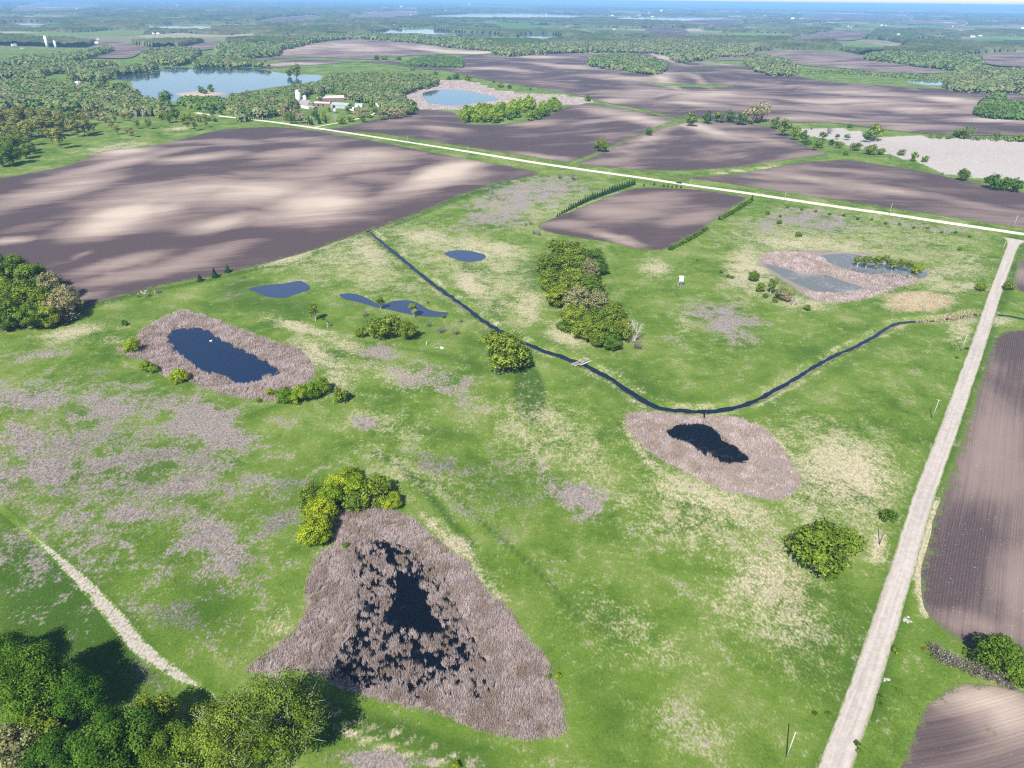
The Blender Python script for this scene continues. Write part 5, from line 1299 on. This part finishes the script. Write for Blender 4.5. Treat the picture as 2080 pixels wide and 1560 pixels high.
# ---- dark car on the gravel road
c = root('car', 1379, 373, 'dark blue car driving on the pale gravel road', 'car', road_ang, None, .2)
MB().prism([(-2.5, .35), (-2.45, .95), (-1.7, 1.05), (-.9, 1.12), (2.3, 1.08), (2.5, .8), (2.5, .35)], -.92, .92).build('body', 'carpaint', c)
MB().add([(-1.0, -.85, 1.1), (2.2, -.85, 1.08), (2.2, .85, 1.08), (-1.0, .85, 1.1), (-.3, -.7, 1.72), (1.6, -.7, 1.72), (1.6, .7, 1.72), (-.3, .7, 1.72)], [(0, 3, 2, 1), (0, 1, 5, 4), (1, 2, 6, 5), (2, 3, 7, 6), (3, 0, 4, 7), (4, 5, 6, 7)]).build('window', 'glass', c)
MB().box(.65, 0, 1.745, 1.85, 1.36, .05).build('roof', 'carpaint', c)
for x in (-1.55, 1.5):
    for y in (-.9, .9):
        w = MB().bar((x, y - .11, .36), (x, y + .11, .36), .36, .36, 14).build('wheel', 'rubber', c)
        MB().bar((x, y - .125, .36), (x, y + .125, .36), .2, .2, 10).build('rim', 'steel', w)
for y in (-.65, .65): MB().box(-2.49, y, .78, .08, .35, .16).build('headlight', 'tin', c)

# ---- raised white hunting blind
b = root('hunting_blind', 1382, 582, 'white box hunting blind on stilts in the open meadow', 'hunting blind', R(-8))
MB().box(0, 0, 5.0, 2.4, 2.4, 2.3).build('cabin', 'white', b)
MB().prism([(-1.4, 6.16), (1.4, 6.16), (1.4, 6.22), (0, 6.42), (-1.4, 6.22)], -1.4, 1.4).build('roof', 'white', b)
for x, y, sx, sy in ((0, -1.215, 1.2, .05), (1.215, 0, .05, 1.2), (-1.215, 0, .05, 1.2)): MB().box(x, y, 5.25, sx, sy, .38).build('window', 'dark', b)
MB().box(0, 0, 3.78, 2.6, 2.6, .13).build('floor', 'timber', b)
for x in (-1, 1):
    for y in (-1, 1): MB().bar((x * 1.45, y * 1.45, -.2), (x * 1.05, y * 1.05, 3.72), .09, .09, 6).build('leg', 'timber', b)
for s in (-1, 1):
    MB().bar((-1.35, s * 1.4, .6), (1.12, s * 1.12, 3.1), .05).build('brace', 'timber', b)
    MB().bar((s * 1.4, 1.35, .6), (s * 1.12, -1.12, 3.1), .05).build('brace', 'timber', b)
ld = MB().bar((-.3, -2.6, -.1), (-.3, -1.35, 3.8), .05).bar((.3, -2.6, -.1), (.3, -1.35, 3.8), .05).build('ladder', 'timber', b)
for k in range(8):
    f = (k + .6) / 8.4; MB().bar((-.3, -2.6 + 1.25 * f, 3.9 * f - .1), (.3, -2.6 + 1.25 * f, 3.9 * f - .1), .035).build('rung', 'timber', ld)

# ---- plank bridge over the ditch
q = G([1168, 1190], [741, 730]); dv = q[1] - q[0]; ba = math.atan2(dv[1], dv[0])
f = root('footbridge', 0, 0, 'weathered plank footbridge laid across the dark ditch', 'footbridge', ba, None, 0.0, world=(q[0][:2] + q[1][:2]) / 2)
f.location.z = float(H(*f.location[:2])) + .12
Lb = float(np.hypot(dv[0], dv[1])) * 1.35
for s in (-1.0, 1.0): MB().box(0, s * 1.0, 0, Lb, .22, .24).build('beam', 'timber', f)
for k in range(13):
    if k in (5, 9): continue
    MB().box(-Lb / 2 + .3 + k * (Lb - .6) / 12, .1 * math.sin(k * 4), .16 + .012 * (k % 3), .30, 2.9 + .2 * math.sin(k * 7), .06, .03 * math.sin(k * 5)).build('plank', 'timber', f)
q = G([1179, 1200], [742, 733.5]); dv = q[1] - q[0]
w = root('plank_walk', 0, 0, 'single long pale plank beside the footbridge over the ditch', 'plank', math.atan2(dv[1], dv[0]), None, 0.0, world=(q[0][:2] + q[1][:2]) / 2)
w.location.z = float(H(*w.location[:2])) + .16
for s in (-.33, 0, .33): MB().box(.1 * s, s, .02 * abs(s), float(np.hypot(dv[0], dv[1])) * 1.05, .31, .1).build('plank', 'timber', w)

# ---- stones, feeder, swan
def stone_mesh(seed):
    rg = np.random.default_rng(seed); V, F = [], []
    n = 9
    for k, (rr, zz) in enumerate([(.55, 0), (1, .25), (.9, .65), (.45, .95)]):
        for j in range(n): a = 6.2832 * j / n; r = rr * rg.uniform(.75, 1.2); V.append((r * math.cos(a), r * math.sin(a) * .8, zz * rg.uniform(.85, 1.1)))
    for i in range(3):
        for j in range(n): F.append((i * n + j, i * n + (j + 1) % n, (i + 1) * n + (j + 1) % n, (i + 1) * n + j))
    F += [tuple(range(n))[::-1], tuple(range(3 * n, 4 * n))]
    me = bpy.data.meshes.new('stone'); me.from_pydata(V, [], F); return me
def stone_pile(px, py, label, n, spread, size, mat='stone', name='stone_pile'):
    e = root(name, px, py, label, 'stone pile'); rg = random.Random(int(px)); ms = [stone_mesh(i + int(px)) for i in range(3)]
    for mm in ms: mm.materials.append(M[mat])
    for i in range(n):
        o = link('stone', ms[i % 3], e, (rg.gauss(0, spread), rg.gauss(0, spread * .7), -.08)); s = size * rg.uniform(.45, 1.1); o.scale = (s, s, s * .8); o.rotation_euler = (rg.uniform(-.3, .3), rg.uniform(-.3, .3), rg.uniform(0, 6))
    return e
stone_pile(1842, 1259, 'pale heap of field stones right of the side road', 16, .75, .5)
stone_pile(1800, 1381, 'small whitish stone heap on the verge of the side road', 9, .5, .4)
stone_pile(242, 611, 'few pale stones at the lower corner of the plowed field', 5, .6, .7)
stone_pile(296, 594, 'row of pale stones along the plowed field edge', 12, 2.2, .8)
wb = stone_pile(896, 707, 'white boulder with driftwood in the grass below the long pond', 3, .55, 1.3, 'white', 'white_boulder')
MB().bar((-3.2, -.3, .1), (-1.2, .2, .18), .16, .1).build('driftwood', 'palebark', wb)
st = root('dead_stump', 866, 701, 'short pale broken stump left of the white boulder', 'stump'); MB().bar((0, 0, -.2), (.35, .1, 2.2), .24, .12, 7).build('stem', 'palebark', st); MB().bar((.2, .05, 1.2), (.8, .1, 1.9), .1, .05, 5).build('branch', 'palebark', st)
fd = root('wildlife_feeder', 667, 665, 'grey drum feeder on splayed legs beside the grassy bank', 'feeder')
MB().lathe([(.55, 1.9), (.62, 2.0), (.62, 3.1), (.5, 3.2)], 14).build('drum', 'steel', fd, True)
MB().lathe([(.72, 3.2), (.4, 3.45), (.05, 3.55)], 14).build('lid', 'dark', fd)
for k in range(3): a = 2.1 * k + .5; MB().bar((1.05 * math.cos(a), 1.05 * math.sin(a), -.1), (.5 * math.cos(a), .5 * math.sin(a), 2.3), .08, .08, 6).build('leg', 'palebark', fd)
sw = root('swan', 428, 692, 'white swan floating on the dark oval pond', 'swan'); sw.location.z = -.34
MB().lathe([(.02, 0), (.32, .05), (.42, .2), (.34, .38), (.05, .46)], 12).build('body', 'feather', sw, True).scale = (1.7, .9, 1)
MB().bar((.5, 0, .25), (.72, 0, .55), .1, .07, 8).bar((.72, 0, .55), (.68, 0, .95), .07, .06, 8).bar((.68, 0, .95), (.85, 0, 1.0), .08, .05, 8).build('neck', 'feather', sw, True)
MB().bar((.85, 0, 1.0), (1.0, 0, .95), .04, .01, 6).build('beak', 'orange', sw)
bk = root('waterside_log', 990, 640, 'thin grey driftwood branch beside the ditch bend', 'driftwood', world=G(1612, 770)[0][:2]); MB().bar((-2, 0, -.3), (0, .1, -.2), .08, .12).bar((0, .1, -.2), (2.2, .5, .1), .12, .05).build('branch', 'palebark', bk)

# ---- buildings
def gable(name, px, py, label, L, W, hw, hr, wall, roof, rz, cat='building', group=None, doors=(), windows=(), gambrel=False, over=.35):
    """wall box along y, pitched roof, doors and windows as (side, position along, bottom, width, height)"""
    e = root(name, px, py, label, cat, rz, group)
    if gambrel:
        prof = [(-W / 2, -.4), (W / 2, -.4), (W / 2, hw), (W * .32, hw + hr * .62), (0, hw + hr), (-W * .32, hw + hr * .62), (-W / 2, hw)]
        ro = [(-W / 2 - over, hw - .15), (-W * .33, hw + hr * .64), (0, hw + hr + .1), (W * .33, hw + hr * .64), (W / 2 + over, hw - .15)]
    else:
        prof = [(-W / 2, -.4), (W / 2, -.4), (W / 2, hw), (0, hw + hr), (-W / 2, hw)]
        ro = [(-W / 2 - over, hw - .12), (0, hw + hr + .1), (W / 2 + over, hw - .12)]
    MB().prism(prof, -L / 2, L / 2).build('wall', wall, e)
    MB().prism(ro + [(x, z + .22) for x, z in ro[::-1]], -L / 2 - over, L / 2 + over).build('roof', roof, e)
    for nm, mt, lst in (('door', 'dark', doors), ('window', 'glass', windows)):
        for side, p, z0, w, h in lst:
            if side == 'x': MB().box(W / 2 + .02, p, z0 + h / 2, .12, w, h).build(nm, mt, e)
            elif side == '-x': MB().box(-W / 2 - .02, p, z0 + h / 2, .12, w, h).build(nm, mt, e)
            elif side == '-y': MB().box(p, -L / 2 - .02, z0 + h / 2, w, .12, h).build(nm, mt, e)
            else: MB().box(p, L / 2 + .02, z0 + h / 2, w, .12, h).build(nm, mt, e)
    return e
so = root('silo', 608, 216, 'tall grey silo with a pale dome standing in the farmyard', 'silo')
s_ = MB().lathe([(4.0, -.3), (4.0, 21)], 24).build('stave_wall', 'concrete', so, True)
for k in range(10): MB().lathe([(4.06, 1 + 2 * k), (4.06, 1.16 + 2 * k)], 24).build('hoop', 'steel', s_)
MB().lathe([(4.05, 21), (3.7, 22.4), (2.6, 23.8), (1.2, 24.6), (.1, 24.9)], 24).build('dome', 'tin', so, True)
MB().bar((4.4, 0, 0), (4.4, 0, 21), .35, .35, 8).build('chute', 'tin', so)
s2 = root('silo', 620, 208, 'short white domed silo behind the old barn', 'silo')
MB().lathe([(2.9, -.3), (2.9, 8)], 20).build('stave_wall', 'concrete', s2, True)
MB().lathe([(3.0, 8), (2.7, 9.4), (1.7, 10.5), (.1, 11)], 20).build('dome', 'white', s2, True)
gable('barn', 624, 219, 'old barn with a grey gambrel roof and white gable beside the tall silo', 24, 12, 4.5, 6.5, 'white', 'greyroof', R(48), 'barn', gambrel=True, doors=(('-y', 0, 0, 3.4, 3.6), ('x', -4, 0, 3, 3)), windows=(('-y', 0, 6.2, 1.5, 1.5), ('x', 3, 1.5, 1, 1), ('x', 7, 1.5, 1, 1)))
gable('lean_shed', 636, 221.5, 'low grey roofed lean-to against the old barn', 14, 7, 2.6, 1.6, 'redwall', 'greyroof', R(48), 'shed', doors=(('x', 0, 0, 2.4, 2.2),))
gable('red_shed', 656, 215, 'faded red shed with white doors in the farmyard', 26, 8, 4.2, 1.8, 'redwall', 'pinkroof', R(83), 'shed', doors=(('-x', -2, 0, 2.6, 3), ('-x', 6, 0, 2.6, 3)), windows=(('-x', 2, 1.5, 1, 1),))
gable('long_barn', 672, 203, 'long barn with a faded pinkish tin roof behind the red shed', 44, 15, 3.6, 3.2, 'redwall', 'pinkroof', R(105), 'barn', doors=(('-y', 0, 0, 4, 3.2),))
gable('machine_shed', 694, 219, 'big white machine shed with dark door openings', 30, 15, 5.0, 2.4, 'tin', 'tin', R(70), 'shed', doors=(('-y', 0, 0, 5, 4.4), ('x', -8, 0, 5, 4.2), ('-x', 9, 0, 5, 4.2), ('y', 0, 0, 5, 4.2)))
gable('small_shed', 716, 224, 'small white shed right of the machine shed', 9, 6, 2.8, 1.6, 'white', 'white', R(60), 'shed', doors=(('-y', 0, 0, 2, 2.2),))
gable('garage', 730, 217, 'white garage half hidden by farmyard trees', 12, 7, 3, 1.8, 'white', 'tin', R(80), 'garage', doors=(('-x', 0, 0, 3, 2.4),))
gable('farmhouse', 765, 221, 'cream farmhouse with a steep gable at the end of the drive', 11, 8, 5.6, 4.2, 'cream', 'greyroof', R(12), 'house', doors=(('-y', -1.5, 0, 1.1, 2.2),), windows=(('-y', 1.8, 1, 1, 1.4), ('-y', 0, 4.2, 1, 1.4), ('x', 2, 1, 1, 1.4), ('x', -2, 1, 1, 1.4)))
gable('farmhouse', 614, 243, 'white house hidden behind trees on the gravel road', 9, 7, 4.5, 3, 'white', 'greyroof', R(20), 'house', doors=(('-y', 0, 0, 1.1, 2.1),), windows=(('-y', 2, 1, 1, 1.3), ('x', 0, 1, 1, 1.3)))
gb = root('grain_bin', 681, 229, 'round galvanised grain bin in front of the machine shed', 'grain bin')
MB().lathe([(2.8, -.2), (2.8, 5)], 20).build('bin_wall', 'tin', gb, True); MB().lathe([(3.0, 5), (1.2, 6.6), (.5, 6.9), (.1, 7)], 20).build('roof', 'tin', gb); MB().box(0, -2.82, 1.2, 1, .12, 2).build('door', 'dark', gb)
gable('pavilion', 157, 172, 'white roofed shelter at the edge of the left wood', 20, 11, 3, 2.2, 'timber', 'white', R(75), 'shed', doors=(('-x', -5, 0, 4, 2.6), ('-x', 5, 0, 4, 2.6)))
for px, py, hh, rr, l in [(97, 97, 34, 4.2, 'tall white far silo on the left'), (114, 98, 22, 3.4, 'shorter white far silo right of the tall one')]:
    e = root('silo', px, py, l, 'silo'); MB().lathe([(rr, -1), (rr, hh)], 18).build('stave_wall', 'white', e, True); MB().lathe([(rr * 1.02, hh), (rr * .7, hh + rr * .6), (.1, hh + rr * .85)], 18).build('dome', 'tin', e, True)
rg = random.Random(21)
FARH = [(30,97,9),(46,103,6),(197,92,8),(200,84,6),(312,72,8),(322,72,8),(308,30,12),(316,33,9),(361,13,26),(338,13,14),(157,19,14),(12,39,16),(672,17,22),(641,18,12),(690,6,30),(803,16,20),(815,15,26),(955,12,40),(968,15,24),(905,24,14),(835,32,12),(729,38,8),(801,54,10),(818,53,8),(805,54,8),
  (1244,34,14),(1238,34,9),(1343,24,30),(1350,26,16),(1318,28,14),(1300,32,12),(1362,21,14),(1375,19,12),(1390,27,12),(1325,36,12),(1408,31,10),(1180,14,16),(1152,7,20),(1100,12,16),(1247,62,9),(1350,52,9),(1535,31,10),(1553,33,12),(1610,40,18),(1626,40,12),(1635,20,18),(1622,27,14),(1705,22,14),(1740,20,14),(1590,30,10),(1830,27,34),(1812,28,16),
  (1924,63,16),(1950,67,16),(1990,77,10),(1975,78,14),(2005,72,12),(1852,87,10),(1858,90,9),(1824,73,9),(1790,54,9),(1798,54,8),(1935,56,8),(2043,44,12),(2000,27,14),(2078,60,14),(1955,91,8),(1722,56,8),(1728,58,8),(1110,30,12),(1075,34,10),(980,24,10)]
for i, (px, py, wd) in enumerate(sorted(FARH)):
    L = wd * rg.uniform(1.2, 1.9)
    gable('far_house', px, py, 'pale far house amid the woods, %s from the left' % ordinal(i), L, wd, wd * .4, wd * .25, rg.choice(['white', 'white', 'cream']), rg.choice(['white', 'tin', 'greyroof']), rg.uniform(0, 3.1), 'house', 'pale far houses').location.z += 6
for px, py, hh, l in [(951, 12, 55, 'white water tower over the distant town'), (1343, 27, 48, 'broad white water tower right of the distant town')]:
    e = root('water_tower', px, py, l, 'water tower'); MB().bar((0, 0, -2), (0, 0, hh * .7), 4, 3, 12).build('column', 'white', e, True); MB().lathe([(3, hh * .66), (11, hh * .76), (12, hh * .86), (8, hh * .97), (.2, hh)], 18).build('tank', 'white', e, True)
# ------------------------------------------------------------------ haze: the air itself
bb = np.array([list(v) for v in gr.bound_box])
(hx0, hy0, hz0), (hx1, hy1, _) = bb.min(0) - np.array([400, 400, 1.5]), bb.max(0) + 400
hv = np.array([(qx, qy, zz) for zz in (hz0, CAM_H + 20.0) for qx, qy in ((hx0, hy0), (hx1, hy0), (hx1, hy1), (hx0, hy1))])
hf = np.array([(0, 3, 2, 1), (4, 5, 6, 7), (0, 1, 5, 4), (1, 2, 6, 5), (2, 3, 7, 6), (3, 0, 4, 7)])
hm = bpy.data.materials.new('haze_air'); hm.use_nodes = True
ht = hm.node_tree; ht.nodes.clear()
pv = ht.nodes.new('ShaderNodeVolumePrincipled')
pv.inputs['Color'].default_value = (0.29, 0.58, 1.0, 1)
pv.inputs['Density'].default_value = 0.000082
pv.inputs['Anisotropy'].default_value = -0.08
ho = ht.nodes.new('ShaderNodeOutputMaterial')
ht.links.new(pv.outputs[0], ho.inputs['Volume'])
hz = link('haze', mesh_np('haze', hv, hf, hm))
tag(hz, 'thin blue haze over the far country', 'haze', 'stuff')
